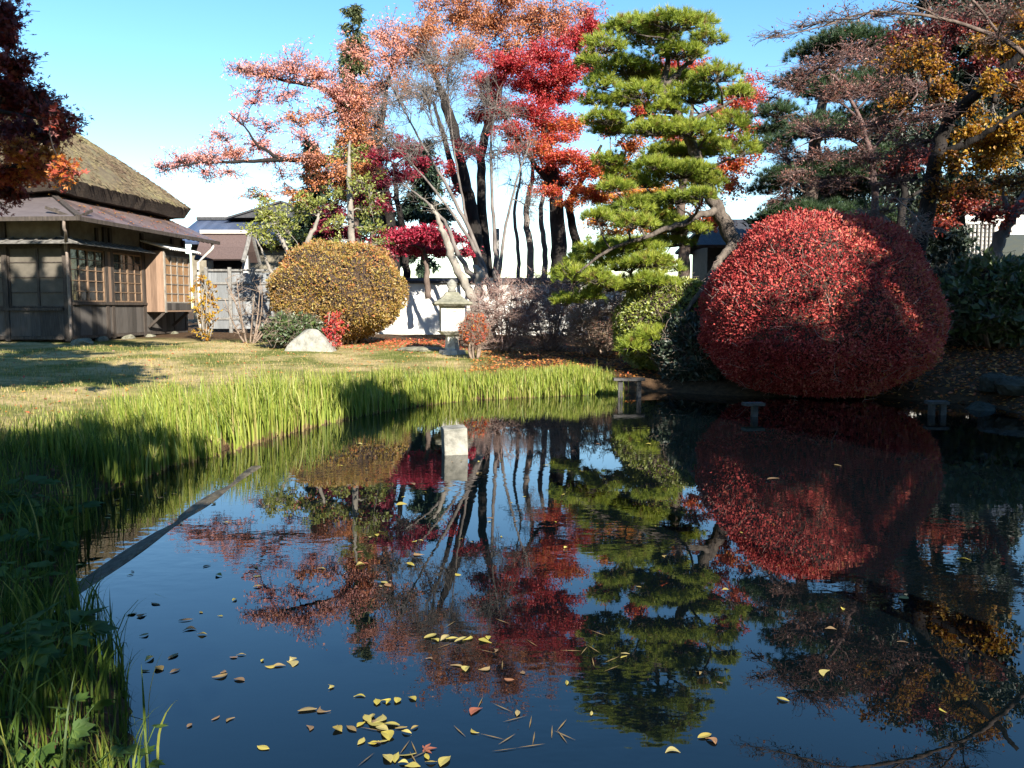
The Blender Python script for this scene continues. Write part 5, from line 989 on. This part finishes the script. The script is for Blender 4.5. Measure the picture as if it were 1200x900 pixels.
# leaves afloat on the pond
def floating(px, py, label, size, v, group, shape='leaf'):
    c = G(px, py, .006); a = Acc(); an = rng.uniform(0, 6.28); ax = np.array([[math.cos(an), math.sin(an), 0]]); p = np.array([[c[0], c[1], .004]]); up = nrm(np.array([[rng.normal() * .10, rng.normal() * .10, 1]]))
    if shape == 'star': a.stars(p, ax, up, np.array([size * .6]), v)
    elif shape == 'needle': a.leaves(p, ax, up, np.array([size]), np.array([.006]), v, .0)
    else:
        t = np.linspace(0, 1, 8); size = size * rng.uniform(.6, 1.35); wv = np.sin(t * math.pi) ** rng.uniform(.6, 1.3) * size * rng.uniform(.15, .33); s = np.cross(ax, up)[0]; bend = rng.normal() * .9
        mid = p + ax * (t[:, None] - .5) * size + s * (bend * size * (t[:, None] - .5) ** 2); curl = np.abs(rng.normal()) * .45
        v_ = np.concatenate([mid + s * wv[:, None] + np.array([0, 0, 1]) * curl * wv[:, None], mid + np.array([0, 0, .002]), mid - s * wv[:, None] + np.array([0, 0, 1]) * curl * wv[:, None] * .7]); i = np.arange(7)
        a.add(v_, np.concatenate([np.stack([i + 8, i + 9, i + 1, i], -1), np.stack([i + 16, i + 17, i + 9, i + 8], -1)]), v)
    tag(a.build('floating_leaf', M['float']), label, 'leaf', group)
near = 'yellow leaf in the drifting cluster near the bottom edge of the pond'
for px, py, v in ((455, 821, .35), (466, 820, .4), (442, 822, .3), (430, 842, .5), (440, 848, .45), (422, 848, .3), (448, 853, .6), (455, 861, .4), (436, 839, .55), (470, 852, .1), (476, 858, .55), (486, 852, .1), (424, 868, .5), (438, 870, .35), (447, 842, .55), (412, 853, .05), (455, 888, .55), (463, 887, .45), (478, 884, .5), (473, 893, .5), (484, 896, .45), (505, 893, .15), (520, 891, .5), (500, 886, .3), (459, 848, .45), (449, 868, .5)):
    floating(px, py, near, .066, v, 'leaves in the near floating cluster')
for px, py in ((505, 745), (512, 749), (522, 747), (530, 748), (541, 749), (551, 748), (566, 750), (572, 747)): floating(px, py, 'pale yellow leaf in the floating row at mid pond', .075, float(rng.uniform(.3, .7)), 'leaves in the mid pond row')
for px, py in ((454, 685), (450, 682), (488, 650), (487, 634), (480, 661), (422, 662), (428, 660), (434, 629), (421, 646), (493, 633), (300, 664), (483, 567), (470, 590), (326, 779), (318, 781), (345, 776), (730, 769), (733, 765), (545, 783), (537, 779), (596, 797), (554, 857), (555, 832), (1103, 832), (964, 787), (826, 862), (836, 867), (570, 784), (375, 833), (360, 830), (268, 842), (265, 612), (245, 580), (250, 590), (420, 520), (700, 520), (640, 545), (980, 545), (905, 560), (1130, 655), (1060, 700), (400, 545), (560, 555), (690, 505), (760, 520), (850, 690)):
    floating(px, py, 'single leaf drifting apart on the open pond', .07 if py > 600 else .11, float(np.clip(rng.normal(.45, .3), 0, 1)), 'scattered floating leaves')
for k in range(85):
    px = rng.uniform(210, 700) if k % 3 else rng.uniform(120, 1150); py = 540 + 340 * rng.random() ** 1.5
    if G(px, py)[0] < -2.55 + .22 * abs(G(px, py)[1] - 5): continue
    floating(px, py, 'small dull leaf scrap floating among the reflections', .05, float(np.clip(rng.normal(.25, .3), 0, 1)), 'small leaf scraps on the pond')
for k in range(30):
    y = rng.uniform(4, 8.5); x = np.interp(y, POND[1:7, 1], POND[1:7, 0]) + rng.uniform(.05, .8); q = np.array([x, y, 0]); d_ = q[1]; v_ = (CP * (q[2] - EYE) + SP * d_) / (CP * d_ - SP * (q[2] - EYE))
    floating(600 + FPX * x / (CP * d_ + SP * EYE), 450 - FPX * v_, 'dark sodden leaf floating close to the left bank', .06, float(rng.uniform(0, .25)), 'sodden leaves by the left bank')
floating(497, 877, 'small red maple leaf at the right of the near floating cluster', .09, 1.0, None, 'star')
for k in range(34):
    bx, by = [(600, 850), (455, 880), (640, 860), (700, 770), (560, 760)][k % 5]; floating(bx + rng.normal() * 30, by + rng.normal() * 14, 'thin brown pine needle floating near the drifting leaves', .12, .05, 'floating pine needles', 'needle')
